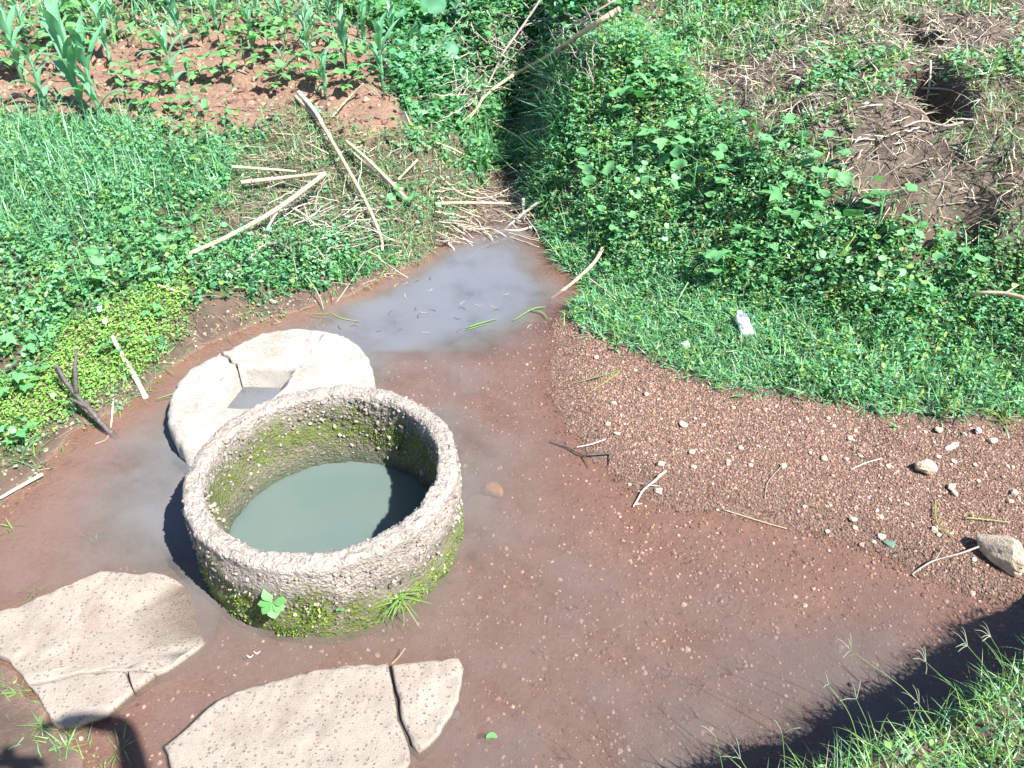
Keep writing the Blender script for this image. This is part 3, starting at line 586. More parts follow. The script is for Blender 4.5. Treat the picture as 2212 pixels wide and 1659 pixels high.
# ------------------------------------------------------------------ concrete slabs
def jag(P, amp, step, seed, closed=True):
    """subdivide an outline and roughen it"""
    r = np.random.default_rng(seed); P = np.asarray(P, float)[:, :2]; out = []; n = len(P)
    for i_ in range(n if closed else n - 1):
        a_, b_ = P[i_], P[(i_ + 1) % n]; L = np.hypot(*(b_ - a_)); k = max(1, int(L / step)); nrm = np.array([-(b_ - a_)[1], (b_ - a_)[0]]) / (L + 1e-9)
        for j in range(k): out.append(a_ + (b_ - a_) * j / k + nrm * (r.normal(0, amp) if j else 0))
    if not closed: out.append(P[-1])
    return np.array(out)
def slab_mesh(name, P, ztop, zbot, bev=.012, seed=0, rough=.006, res=.03, bevs=None):
    """extruded outline with a worn edge and an uneven top; ztop may be f(x, y)"""
    import bmesh
    P = np.asarray(P); zf = ztop if callable(ztop) else (lambda x, y: ztop + 0 * x)
    A = .5 * np.sum(P[:, 0] * np.roll(P[:, 1], -1) - np.roll(P[:, 0], -1) * P[:, 1])
    if A < 0: P = P[::-1]
    d = np.roll(P, -1, 0) - np.roll(P, 1, 0); nrm = np.stack([-d[:, 1], d[:, 0]], -1); nrm /= np.linalg.norm(nrm, axis=1)[:, None] + 1e-9
    bv = (np.full(len(P), bev) if bevs is None else np.asarray(bevs)[::-1 if A < 0 else 1])[:, None]; rings = [P, P, P + nrm * bv * .35, P + nrm * bv]; n = len(P)
    zt = zf(P[:, 0], P[:, 1])
    V = [np.stack([P[:, 0], P[:, 1], zt * 0 + zbot], -1), np.stack([P[:, 0], P[:, 1], zt - bev], -1),
         np.stack([rings[2][:, 0], rings[2][:, 1], zt - bev * .3], -1), np.stack([rings[3][:, 0], rings[3][:, 1], zf(rings[3][:, 0], rings[3][:, 1])], -1)]
    V = np.concatenate(V); bm = bmesh.new(); vs = [bm.verts.new(v_) for v_ in V]
    for k in range(3):
        for j in range(n):
            j2 = (j + 1) % n; bm.faces.new((vs[k * n + j], vs[k * n + j2], vs[(k + 1) * n + j2], vs[(k + 1) * n + j]))
    top = bm.faces.new([vs[3 * n + j] for j in range(n)])
    bm.normal_update(); bmesh.ops.triangulate(bm, faces=[top], ngon_method='EAR_CLIP')
    tops = [e for e in bm.edges if all(v_.index >= 0 for v_ in e.verts)]
    bm.verts.ensure_lookup_table(); bm.verts.index_update()
    for _ in range(6):
        long_ = [e for e in bm.edges if e.calc_length() > res and all(v_.co.z > zf(np.float64(v_.co.x), np.float64(v_.co.y)) - bev * .2 for v_ in e.verts)]
        if not long_: break
        bmesh.ops.subdivide_edges(bm, edges=long_, cuts=1)
        bmesh.ops.triangulate(bm, faces=[f for f in bm.faces if len(f.verts) > 4])
    co = np.array([v_.co for v_ in bm.verts]); z0 = zf(co[:, 0], co[:, 1]); dz = rough * (fbm(co[:, 0] * 9, co[:, 1] * 9, seed, 3) + .7 * fbm(co[:, 0] * 45, co[:, 1] * 45, seed + 3, 2))
    tp = co[:, 2] > z0 - bev * 1.2; co[:, 2] += np.where(tp, dz * 2 + np.where(co[:, 2] > z0 - bev * .2, z0 - co[:, 2], 0), 0)
    for v_, c_ in zip(bm.verts, co): v_.co = c_
    me = bpy.data.meshes.new(name); bm.to_mesh(me); bm.free()
    me.polygons.foreach_set('use_smooth', np.full(len(me.polygons), True)); return me
def wpoly(pts, z): return np.array([at(a_, c_, z)[:2] for a_, c_ in pts])
# round cover with a square hatch: one outline that runs through the crack into the hatch
zc = .125
outer = [(482, 764), (520, 742), (560, 724), (600, 715), (645, 711), (700, 716), (745, 728), (778, 748), (798, 775), (808, 808), (806, 850), (780, 890), (700, 930), (600, 960), (500, 985), (425, 975), (395, 962), (374, 940), (362, 912), (360, 885), (367, 855), (382, 825), (410, 797), (440, 780), (476, 768)]
hatch = [(512, 800), (480, 838), (450, 876), (560, 884), (606, 840), (634, 798), (575, 796), (516, 795)]
def off_ring(P):
    d = P - [RX, RY]; r_ = np.linalg.norm(d, axis=1); return np.where((r_ < .535)[:, None], [RX, RY] + d / r_[:, None] * .535, P)
cv = tag(empty('well_cover', (0, 0, 0)), 'pale round concrete cover with square hatch and crack, beside the well ring', 'well cover')
crack = jag(wpoly([(479, 766), (514, 797)], zc), .005, .014, 5, False); crack2 = jag(wpoly([(585, 950), (560, 884)], zc), .003, .02, 6, False); cn = np.array([.6, .8]) * .0045; cn2 = np.array([1., 0]) * .003
for nm, pts, k1, k2, sg in (('slab', outer[:15] + [(590, 952)], None, None, 1), ('cracked_piece', [(580, 955)] + outer[16:], None, None, -1)):
    o1 = jag(wpoly(pts, zc), .0035, .02, 3, False)
    if sg > 0: P = np.concatenate([o1[:-1], crack2 + cn2, jag(wpoly(hatch[4:], zc), .0015, .03, 7, False), crack[::-1] + cn])
    else: P = np.concatenate([o1[1:], crack - cn, jag(wpoly(hatch[:3], zc), .0015, .03, 7, False), crack2[::-1] - cn2])
    bv = np.full(len(P), .028); bv[np.min(np.linalg.norm(P[:, None] - np.concatenate([crack, crack2])[None], axis=2), axis=1) < .03] = .004
    obj(nm, slab_mesh('cover_' + nm, off_ring(P), lambda x, y: zc + .02 * (y - 2.9) - .05 * np.clip(-1.75 - x, 0, 1), -.12, .028, 11, .008, .035, bv), M_cover, cv)
hb = np.array([at(a_, c_, .0)[:2] for a_, c_ in [(512, 812), (618, 818)]])
V, F = tube([(hb[0][0], hb[0][1] + .015, .012), (hb[1][0], hb[1][1] + .015, .008)], .011, 6)
obj('rust_line', mesh('hatch_bar', V, F), mat_stone('rust', (.32, .13, .03), (.48, .24, .07)), cv)
# bottom-left slab: two pieces and a chip
zs = lambda x, y: .03 - .045 * np.clip((x + 1.37 + .8 * (y - 2.1) + .03 * np.sin(14 * y)) / .09, 0, 1.25)
sl1 = [(-30, 1330), (60, 1300), (140, 1265), (218, 1232), (340, 1238), (420, 1262), (470, 1300), (452, 1360), (438, 1384), (383, 1428), (335, 1452), (285, 1447), (170, 1452), (62, 1478), (20, 1425), (-30, 1400)]
sl2 = [(62, 1481), (172, 1455), (270, 1450), (277, 1470), (285, 1489), (227, 1541), (122, 1567), (95, 1530)]
sl3 = [(276, 1449), (333, 1453), (287, 1486), (281, 1470)]
ss = tag(empty('concrete_slab'), 'cracked pinkish concrete slab lying left of the mossy ring, one corner under water', 'slab')
for nm, pts, sd in (('slab_piece', sl1, 21), ('broken_piece', sl2, 22), ('chip', sl3, 23)):
    obj(nm, slab_mesh('slab_' + nm, jag(wpoly(pts, .03), .004, .03, sd), zs, -.1, .006, sd, .008), M_slab, ss)
# bottom slab and its broken corner
b1 = [(352, 1612), (380, 1590), (425, 1550), (470, 1512), (510, 1492), (545, 1480), (620, 1460), (700, 1441), (770, 1433), (838, 1430), (842, 1455), (849, 1490), (856, 1530), (868, 1570), (880, 1600), (886, 1640), (860, 1700), (800, 1780), (420, 1780), (365, 1650)]
b2 = [(845, 1436), (900, 1424), (992, 1419), (1001, 1440), (992, 1490), (975, 1540), (950, 1580), (928, 1604), (905, 1622), (890, 1606), (875, 1570), (863, 1530), (856, 1490), (849, 1455)]
o = obj('concrete_slab', slab_mesh('front_slab', jag(wpoly(b1, .025), .004, .03, 31), lambda x, y: .026 + .004 * np.sin(3 * x), -.1, .012, 31, .009), M_slab); tag(o, 'large pinkish concrete slab with dark speckles at the bottom edge, in front of the ring', 'slab')
o = obj('concrete_fragment', slab_mesh('corner_fragment', jag(wpoly(b2, .025), .004, .03, 33), lambda x, y: .024 - .01 * (x + .3), -.1, .012, 33, .009), M_slab); tag(o, 'broken wedge-shaped corner of the front slab, split off along a crack', 'concrete fragment')

# ------------------------------------------------------------------ stones and gravel
def rock(seed, n=3, amp=.25):
    import bmesh
    bm = bmesh.new(); bmesh.ops.create_icosphere(bm, subdivisions=n, radius=1); co = np.array([v_.co for v_ in bm.verts]); r = np.random.default_rng(seed)
    for _ in range(9):                                       # chop flat faces
        d = r.normal(size=3); d /= np.linalg.norm(d); k = r.uniform(.55, .85); s = co @ d; co -= np.outer(np.clip(s - k, 0, 9) * .9, d)
    co *= (1 + amp * fbm(co[:, 0] * 1.7 + 9 * seed, co[:, 1] * 1.7 + co[:, 2] * 2.1, seed, 4))[:, None]
    for v_, c_ in zip(bm.verts, co): v_.co = c_
    me = bpy.data.meshes.new('rock'); bm.to_mesh(me); bm.free(); return me
RK = [rock(k, 2, .3) for k in range(5)]
for m_ in RK: m_.materials.append(M_stone)
def stone(px, py, size, label, flat=.6, rz=None, me=None, mat=None, group=None, sink=.25, cat='stone', name='stone'):
    p = T1(px, py); o = bpy.data.objects.new(name, me or RK[rng.integers(5)]); COL.objects.link(o)
    if isinstance(size, (int, float)): size = (size, size * rng.uniform(.7, 1), size * flat)
    o.location = (p[0], p[1], p[2] + size[2] * (1 - sink)); o.scale = size; o.rotation_euler = (rng.normal(0, .2), rng.normal(0, .2), rng.uniform(0, 6) if rz is None else rz)
    if mat: 
        o.data = o.data.copy(); o.data.materials[0] = mat
    return tag(o, label, cat, group)
big = rock(11, 4, .45); big.materials.append(M_stone)
stone(2160, 1215, (.05, .12, .085), 'large angular tan rock at the right edge, casting a dark shadow on the gravel', rz=.55, me=big, cat='rock', name='rock')
med = rock(17, 3, .6); med.materials.append(M_stone)
stone(1998, 1018, (.062, .034, .034), 'lumpy tan rock on the gravel with a black shadow on its left', rz=-.15, me=med, cat='rock', name='rock')
stone(1070, 1068, (.055, .04, .03), 'orange-brown stone in the water close to the right side of the ring', mat=mat_stone('orange_stone', (.32, .18, .09), (.45, .28, .15)), sink=.1)
stone(984, 1552, (.022, .026, .02), 'small slate-grey pebble in the water right of the broken slab corner', mat=mat_stone('slate_pebble', (.10, .13, .14), (.17, .20, .20)), sink=0, cat='pebble')
stone(2140, 955, .028, 'pale angular stone near the grass edge at far right, beside white litter')
stone(2055, 1055, .026, 'tan stone on the gravel, upper of a touching pair right of the lumpy rock')
stone(2062, 1070, .02, 'tan stone on the gravel, lower of a touching pair right of the lumpy rock')
stone(1690, 1010, .022, 'pale squarish stone in the middle of the gravel beach')
stone(1842, 1124, .021, 'cream angular stone on the gravel just above the waterline')
stone(2190, 1068, .022, 'rounded pale grey stone at the right edge of the gravel')
stone(2180, 1085, .018, 'tan stone below the pale grey one at the right edge', )
stone(2017, 1147, .018, 'whitish stone left of the large angular rock on wet gravel')
stone(1425, 1005, .024, 'yellowish upright stone beside the white twig on the gravel')
stone(1860, 1178, .014, 'small reddish stone at the waterline beside the green shard', mat=M_stone2)
stone(900 - 310, 655, .03, 'pale stone on the mud below the left bank twigs')
# sherd and chip
P = jag(wpoly([(1905, 1170), (1935, 1171), (1931, 1184), (1918, 1180)], .01), .001, .02, 3)
o = obj('green_shard', slab_mesh('shard', P, .016, -.01, .002, 4, .001), mat_flat('green_glaze', (.10, .17, .12), .25)); tag(o, 'small grey-green flat shard lying at the waterline', 'shard')
P = jag(wpoly([(2036, 980), (2052, 968), (2068, 966), (2066, 975), (2050, 981)], .07), .001, .02, 3)
o = obj('white_chip', slab_mesh('chip_white', P, float(T1(2050, 974)[2]) + .012, .02, .003, 4, .001), M_white); tag(o, 'curved white chip lying on the gravel above the lumpy rock', 'chip')
sp = onT(rng.uniform(1230, 2210, 150), rng.uniform(760, 1290, 150)); a_, c_ = proj(sp); ok = inpoly(a_, c_, GRAVEL); sp = sp[ok][:75]
for k, p in enumerate(sp):
    o = bpy.data.objects.new('stone', RK[k % 5]); COL.objects.link(o); s = rng.gamma(5, .0021) + .003
    o.location = (p[0], p[1], p[2] + s * .35); o.scale = (s, s * rng.uniform(.6, 1), s * .6); o.rotation_euler = (0, 0, rng.uniform(0, 6))
    tag(o, 'small tan stone scattered over the brown gravel beach', 'stone', 'small stones on the gravel beach')
GCOL = [(.20, .118, .084), (.15, .082, .057), (.25, .16, .118), (.10, .055, .04), (.33, .24, .185)]
ac = Acc()
P = region(wpts(90000, .0, 3.2, 1.6, 4.4), GRAVEL, 10); P = P[P[:, 2] > -.015]; n = len(P)
P = P[rng.random(n) < np.clip(.75 + 1.2 * fbm(P[:, 0] * 3, P[:, 1] * 3, 61, 3), .25, 1)]; P = seen(P)[:7000]; n = len(P)
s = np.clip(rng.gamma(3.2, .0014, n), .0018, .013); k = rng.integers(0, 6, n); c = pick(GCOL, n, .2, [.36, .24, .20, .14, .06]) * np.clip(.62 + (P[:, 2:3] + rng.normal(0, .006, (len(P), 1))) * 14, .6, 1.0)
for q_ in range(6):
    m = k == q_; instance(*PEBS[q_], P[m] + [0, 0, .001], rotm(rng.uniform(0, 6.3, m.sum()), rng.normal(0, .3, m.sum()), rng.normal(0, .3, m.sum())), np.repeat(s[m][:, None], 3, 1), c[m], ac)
P = region(wpts(240000, .0, 3.0, 1.6, 4.3), GRAVEL, 8); P = seen(P[P[:, 2] > -.012])[:56000]; n = len(P); s = np.clip(rng.gamma(5, .00085, n), .0022, .008); k = rng.integers(0, 6, n)
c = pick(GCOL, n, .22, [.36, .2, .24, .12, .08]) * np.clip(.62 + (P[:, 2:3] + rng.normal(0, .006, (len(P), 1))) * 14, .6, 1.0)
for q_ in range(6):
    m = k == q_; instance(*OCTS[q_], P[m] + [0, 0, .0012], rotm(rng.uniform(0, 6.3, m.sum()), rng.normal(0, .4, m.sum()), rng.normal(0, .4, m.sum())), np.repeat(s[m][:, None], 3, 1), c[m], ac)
o = obj('gravel', ac.mesh('gravel', False), M_peb); tag(o, 'brown gravel of the beach between grass and water', 'gravel', kind='stuff')
ac = Acc()
P = wpts(44000, -1.7, 2.6, 1.2, 4.2); P = P[(P[:, 2] < -.004) & (P[:, 2] > -.075)]
dn = .25 + .5 * sstep(-.02, .7, P[:, 0] - .25 * P[:, 1] + .6); P = P[rng.random(len(P)) < dn]; n = len(P)
s = np.clip(rng.gamma(4, .0011, n), .002, .014); k = rng.integers(0, 6, n); c = pick([(.28, .19, .155), (.13, .08, .06), (.42, .33, .285)], n, .2)
for q_ in range(6):
    m = k == q_; instance(*PEBS[q_], P[m] + [0, 0, .001], rotm(rng.uniform(0, 6.3, m.sum()), rng.normal(0, .3, m.sum()), rng.normal(0, .3, m.sum())), np.repeat(s[m][:, None], 3, 1), c[m], ac)
o = obj('submerged_gravel', ac.mesh('submerged_gravel', False), M_peb); tag(o, 'scattered pebbles on the bed under the shallow water', 'gravel', kind='stuff')
# clods on the field
ac = Acc(); P = seen(region(wpts(26000, -7, 0, 4, 10), FIELD, 10)); n = len(P); s = np.clip(rng.gamma(1.6, .009, n), .004, .05); k = rng.integers(0, 6, n)
c = pick([(.20, .12, .082), (.14, .08, .054), (.26, .165, .115)], n, .18)
for q_ in range(6):
    m = k == q_; instance(*OCTS[q_], P[m], rotm(rng.uniform(0, 6.3, m.sum()), rng.normal(0, .4, m.sum()), rng.normal(0, .4, m.sum())), np.repeat(s[m][:, None], 3, 1), c[m], ac)
o = obj('soil_clods', ac.mesh('soil_clods', False), M_straw); tag(o, 'reddish-brown crumbly soil of the planted field', 'soil', kind='stuff')
#MARK_VEG
# ------------------------------------------------------------------ ground cover (masses nobody could count)
RB_LOW = [(1150, 470), (1250, 440), (1400, 520), (1600, 560), (1900, 600), (2900, 640), (2900, 930), (2212, 900), (1900, 885), (1750, 848), (1560, 832), (1450, 792), (1350, 742), (1250, 690), (1180, 662), (1150, 560)]
RB_MID = [(1170, 500), (1150, 330), (1190, 170), (1330, 30), (1450, 130), (1560, 290), (1700, 370), (1900, 480), (2212, 545), (2900, 600), (2900, 780), (2212, 740), (1900, 700), (1600, 640), (1400, 590), (1250, 560)]
RB_GRN = [(1330, 40), (1450, -150), (1800, -150), (1760, 50), (1640, 120), (1470, 140)]
LB = [(-900, 250), (0, 260), (250, 255), (400, 305), (480, 295), (640, 285), (790, 320), (880, 290), (900, 200), (980, 280), (1045, 330), (1010, 470), (930, 540), (850, 575), (640, 630), (420, 640), (380, 740), (300, 820), (150, 890), (60, 990), (-900, 1150)]
LB_GR = [(-500, 270), (250, 270), (480, 300), (520, 390), (250, 520), (-500, 560)]
LB_LIME = [(60, 830), (150, 720), (330, 640), (420, 610), (405, 690), (330, 790), (150, 890), (50, 960), (-300, 1020), (-300, 900)]
TOPC = [(850, -200), (1360, -250), (1340, 40), (1200, 160), (1100, 240), (1040, 260), (980, 290), (870, 240), (830, 130)]
DEB = [(500, 350), (660, 230), (760, 290), (900, 340), (1050, 390), (1150, 430), (1150, 500), (1000, 520), (860, 560), (640, 560), (500, 490)]
WIN = (-7.5, 7.5, 1.2, 11.0)
def notwater(P, m=.012): return P[P[:, 2] > m]
def clump(P, f, thr, s): return P[fbm(P[:, 0] * f, P[:, 1] * f, s, 3) + rng.normal(0, .06, len(P)) > thr]
# right bank
acl = Acc(); acg = Acc(); acs = Acc()
P = notwater(region(wpts(340000, -.2, 5.5, 3.0, 8.5, far_thin(4.4)), RB_LOW, 14)); P0 = P
blade_mass(acg, P[:56000], (.045, .125), (.005, .009), [G_MID, G_BLU, G_PALE, G_YEL], (.6, .45), w=[.25, .3, .3, .15])
P = notwater(region(wpts(90000, -.2, 6.5, 3.0, 8.5, far_thin(4.4)), RB_LOW, 14)); P = clump(P, 1.6, -.08, 71)
leaf_mass(acl, P[:11000], (.012, .026), LEAF_S + LEAVES[:1], [G_MID, G_BLU, G_YEL, G_PALE], (.25, .5), (.005, .05), w=[.45, .25, .15, .15])
P = notwater(region(wpts(30000, -.2, 6.5, 3.0, 9, far_thin(4.4)), RB_LOW, 18)); P = clump(P, 1.2, .02, 72)
weeds(acl, P[:900], (.04, .11), 3, (.025, .045), LEAVES[:2], [G_MID, G_YEL, G_BLU], w=[.5, .2, .3])
P = notwater(region(wpts(110000, -.2, 6, 3.0, 9, far_thin(5)), RB_MID, 18))
weeds(acl, P[:4200], (.05, .18), 4, (.02, .045), LEAVES[:2], [G_MID, G_BLU, G_PALE, G_YEL, (.22, .17, .08)], w=[.37, .26, .18, .16, .03])
leaf_mass(acl, P[4200:14200], (.012, .034), LEAVES[:2] + LEAF_S + ROUNDS[:1], [G_MID, G_BLU, G_PALE, G_YEL, (.24, .18, .09)], (.2, .55), (.01, .12), w=[.36, .25, .2, .15, .04])
P = region(wpts(30000, -.2, 7, 3.0, 9, far_thin(5)), RB_MID, 20); P = clump(notwater(P), 1.1, .0, 73)
leaf_mass(acl, P[:900], (.028, .05), ROUNDS, [G_PALE, G_MID, G_YEL], (.35, .35), (.06, .18), w=[.4, .4, .2])
P = region(wpts(30000, -.2, 7, 3.0, 9, far_thin(5)), RB_MID, 20); blade_mass(acg, notwater(P)[:8000], (.08, .26), (.004, .008), [G_MID, G_BLU, G_YEL, G_PALE], (.9, .4)); blade_mass(acs, P[:1500], (.06, .2), (.003, .006), STRAW, (.5, .5))
# upper right: dry litter with thin grass
P = notwater(region(wpts(420000, .2, 6.5, 4.0, 10., far_thin(6.5)), LITTER, 30), -9); rng.shuffle(P)
blade_mass(acs, P[:38000], (.05, .20), (.004, .0075), [(.33, .29, .22), (.24, .20, .15), (.42, .37, .28), (.16, .13, .10)], (.2, .35), [BLADES[0], BLADES[3], BLADES[1]])
blade_mass(acg, clump(P[38000:70000], 1.3, -.03, 74)[:16000], (.05, .15), (.005, .009), [(.12, .20, .06), G_MID, (.20, .25, .10), G_PALE], (.8, .45))
weeds(acl, clump(P[70000:], 1.7, .05, 75)[:1200], (.05, .16), 3, (.03, .06), LEAVES, [G_MID, G_BLU, G_YEL])
leaf_mass(acl, clump(P[74000:], 1.7, .0, 75)[:9000], (.015, .04), LEAF_S + LEAVES, [G_MID, G_PALE, (.14, .20, .07)], (.3, .5), (0, .08))
P = region(wpts(50000, .2, 6, 5.0, 10.5, far_thin(6)), RB_GRN, 25)
blade_mass(acg, P[:9000], (.06, .18), (.006, .010), [G_MID, G_PALE, G_YEL, G_BLU], (.95, .4)); weeds(acl, P[9000:9700], (.06, .2), 3, (.03, .06), LEAVES, [G_MID, G_BLU])
# left bank
P = notwater(region(wpts(140000, -7, .4, 2.0, 8.5, far_thin(4.6)), LB, 14), .02); Q = P[~inpoly(*proj(P), DEB) & ~inpoly(*proj(P), LB_LIME)]
blade_mass(acg, Q[:18000], (.06, .20), (.004, .008), [G_MID, G_BLU, G_PALE, G_YEL], (1.0, .4), w=[.4, .3, .2, .1])
weeds(acl, clump(Q[18000:], 1.0, -.05, 81)[:3000], (.06, .20), 4, (.022, .05), LEAVES, [G_MID, G_BLU, G_YEL, G_PALE], w=[.35, .3, .15, .2])
leaf_mass(acl, clump(Q[20000:], 1.3, -.05, 82)[:8000], (.014, .038), LEAVES + ROUNDS, [G_MID, G_BLU, G_PALE, G_YEL], (.25, .5), (.01, .14))
P = notwater(region(wpts(60000, -5, .4, 3.0, 8.5, far_thin(4.6)), LB_GR, 20)); P = clump(P, 1.2, -.08, 83); blade_mass(acg, P[:5500], (.12, .32), (.006, .011), [G_BLU, G_PALE, (.12, .30, .15)], (1.15, .3))
leaf_mass(acl, P[5500:8500], (.03, .06), LEAVES + ROUNDS, [G_MID, G_PALE, G_YEL], (.3, .4), (.06, .2))
P = notwater(region(wpts(220000, -3.5, 0, 1.8, 5), LB_LIME, 16), .005)
leaf_mass(acl, P[:26000], (.012, .024), LEAF_S, [G_LIME, (.17, .38, .08), (.28, .46, .13)], (.15, .3), (.005, .06), w=[.5, .3, .2])
P = notwater(region(wpts(70000, -3.2, .4, 2, 6.5), DEB, 16))
blade_mass(acg, P[:7500], (.04, .15), (.004, .006), [G_MID, G_PALE, (.15, .2, .07)], (.8, .4)); leaf_mass(acl, clump(P[7500:], 2.0, -.02, 84)[:5500], (.015, .035), LEAVES, [G_MID, G_BLU, G_PALE], (.25, .5), (0, .1))
P = notwater(region(wpts(30000, -3.2, .2, 2.5, 6), [(430, 580), (560, 510), (700, 490), (850, 505), (850, 575), (700, 620), (560, 645), (430, 640)], 12), .02); weeds(acl, P[:650], (.04, .12), 4, (.02, .04), LEAVES[:2], [G_MID, G_DK, G_BLU], w=[.4, .3, .3])
# top centre thicket
P = region(wpts(60000, -2.2, 1.6, 5.5, 11), TOPC, 18)
weeds(acl, P[:1800], (.08, .3), 4, (.035, .075), LEAVES, [G_MID, G_DK, G_BLU], w=[.4, .35, .25]); leaf_mass(acl, P[1800:7800], (.02, .05), LEAVES + ROUNDS, [G_MID, G_DK, G_BLU, G_PALE], (.2, .5), (0, .25))
blade_mass(acg, P[7800:10500], (.1, .3), (.006, .01), [G_MID, G_PALE], (1.1, .3))
P = wpts(60000, -.6, 1.2, 5.2, 9.5); a_, c_ = proj(P); P = P[inpoly(a_, c_, [(1030, 430), (1030, 250), (1080, 170), (1210, 120), (1260, 250), (1200, 460)]) & (P[:, 2] > .03)]
blade_mass(acg, P[:3600], (.10, .34), (.005, .009), [G_MID, G_BLU, G_DK], (.9, .4)); weeds(acl, P[3600:4500], (.06, .25), 3, (.025, .05), LEAVES, [G_MID, G_DK]); blade_mass(acs, P[4500:5300], (.1, .35), (.004, .007), STRAW, (-.3, .6))
# field weeds
P = region(wpts(40000, -7, 0, 4.5, 11), FIELD, 15); pf = proj(P)[1]; P = P[rng.random(len(P)) < np.clip(.9 - pf / 120, .03, 1)]
leaf_mass(acl, P[:4200], (.025, .06), LEAVES, [G_MID, G_PALE, G_YEL, (.2, .38, .14)], (.3, .5), (0, .12)); blade_mass(acg, P[4200:8200], (.12, .38), (.008, .016), [G_BLU, G_MID, G_PALE], (1.15, .3))
# margins: fringe along the gravel, wet edges, bottom left
P = wpts(30000, -2.4, -.8, .9, 1.75); P = P[(P[:, 2] > -.012) & (P[:, 1] < 1.75)]; P = clump(P, 3, .03, 91)
blade_mass(acg, P[:900], (.03, .10), (.003, .005), [G_MID, G_YEL, G_PALE], (.8, .4)); leaf_mass(acl, P[900:1200], (.008, .02), LEAF_S, [G_YEL, G_PALE], (.2, .4), (0, .03))
P = wpts(40000, -3.4, .3, 1.6, 5.6); P = P[(P[:, 2] > -.01) & (P[:, 2] < .09)]; a_, c_ = proj(P); P = P[(a_ < 1000) & (c_ > 500) & (c_ < 1250)]
leaf_mass(acl, clump(P, 4, .03, 92)[:1500], (.010, .026), LEAF_S + LEAVES[:1], [G_MID, G_YEL, G_PALE], (.2, .4), (0, .02)); blade_mass(acs, clump(P[::-1], 3, .0, 93)[:1100], (.03, .16), (.002, .004), STRAW, (.05, .15), [BLADES[0], BLADES[3]])
blade_mass(acg, clump(P, 3.5, .05, 94)[:900], (.03, .1), (.003, .005), [G_MID, G_PALE, G_YEL], (.6, .4))
k_ = rng.integers(0, len(P), 1500); sz_ = np.clip(rng.gamma(3, .0018, 1500), .002, .016); instance(*PEBS[1], P[k_], rotm(rng.uniform(0, 6, 1500), rng.normal(0, .4, 1500), rng.normal(0, .4, 1500)), np.repeat(sz_[:, None], 3, 1), pick([(.20, .14, .10), (.10, .065, .045), (.28, .22, .17)], 1500, .2), acs)
# near bank turf
P = wpts(90000, -.2, 3.2, -.2, 2.2); s = np.interp(P[:, 0], BX, BY) - P[:, 1]; P = P[(s > .0) & (s < 1.2)]; s = s[(s > .0) & (s < 1.2)]
P = P[rng.random(len(P)) < np.where(s < .5, 1, .25)]
blade_mass(acg, P[:15000], (.04, .12), (.0025, .0045), [(.13, .27, .07), G_PALE, (.20, .34, .08), G_MID], (.85, .45)); leaf_mass(acl, P[15000:17500], (.012, .028), LEAVES[:2], [G_PALE, G_YEL, G_MID], (.4, .5), (0, .05))
blade_mass(acs, P[17500:19000], (.04, .12), (.002, .0035), STRAW, (.3, .4))
# dry straw in the debris
P = notwater(region(wpts(40000, -3.2, .6, 2, 7), DEB, 14), -.05); P[:, 2] = np.maximum(P[:, 2], 0)
blade_mass(acs, P[:4200] + np.c_[np.zeros((min(4200, len(P)), 2)), rng.uniform(0, .05, min(4200, len(P)))], (.08, .30), (.003, .006), STRAW, (.05, .22), [BLADES[0], BLADES[3], BLADES[1]], az=(2.6, .9))
P = notwater(region(wpts(60000, -5, 6, 2, 9, far_thin(5)), LB + [], 14)); blade_mass(acs, clump(P, 1.5, .04, 95)[:2600], (.05, .2), (.003, .006), STRAW, (.35, .4))
P = notwater(region(wpts(60000, -.2, 6.5, 3.0, 7), RB_LOW, 14)); blade_mass(acs, P[:2600], (.03, .1), (.003, .005), STRAW, (.4, .4))
o = obj('leafy_undergrowth', acl.mesh('leafy_undergrowth'), M_leaf); tag(o, 'mass of small green leafy weeds covering both banks', 'weeds', kind='stuff')
o = obj('grass', acg.mesh('grass'), M_grass); tag(o, 'green grass growing over both banks', 'grass', kind='stuff')
o = obj('dry_straw', acs.mesh('dry_straw'), M_straw); tag(o, 'dry straw and dead grass lying among the green', 'straw', kind='stuff')

# ------------------------------------------------------------------ single plants
def copy_tree(src, loc, rz, sc, label, group=None, name=None):
    r = src.copy(); COL.objects.link(r); r.location = loc; r.rotation_euler = (0, 0, rz); r.scale = (sc,) * 3; tag(r, label); 
    if group: r['group'] = group
    elif 'group' in r: del r['group']
    for ch in src.children:
        c = ch.copy(); COL.objects.link(c); c.parent = r
    return r
def ribbon(P, wdt, fold=.25, nrm=(0, 0, 1)):
    P = np.asarray(P, float); tg = np.gradient(P, axis=0); tg /= np.linalg.norm(tg, axis=1)[:, None] + 1e-9
    sd = np.cross(tg, np.broadcast_to(nrm, tg.shape)); sd /= np.linalg.norm(sd, axis=1)[:, None] + 1e-9; up_ = np.cross(sd, tg); w_ = np.asarray(wdt)[:, None]
    V = np.concatenate([P + sd * w_ + up_ * w_ * fold, P, P - sd * w_ + up_ * w_ * fold]); n = len(P); i_ = np.arange(n - 1)
    return V, [np.concatenate([np.stack([i_, i_ + 1, n + i_ + 1, n + i_], -1), np.stack([n + i_, n + i_ + 1, 2 * n + i_ + 1, 2 * n + i_], -1)])]
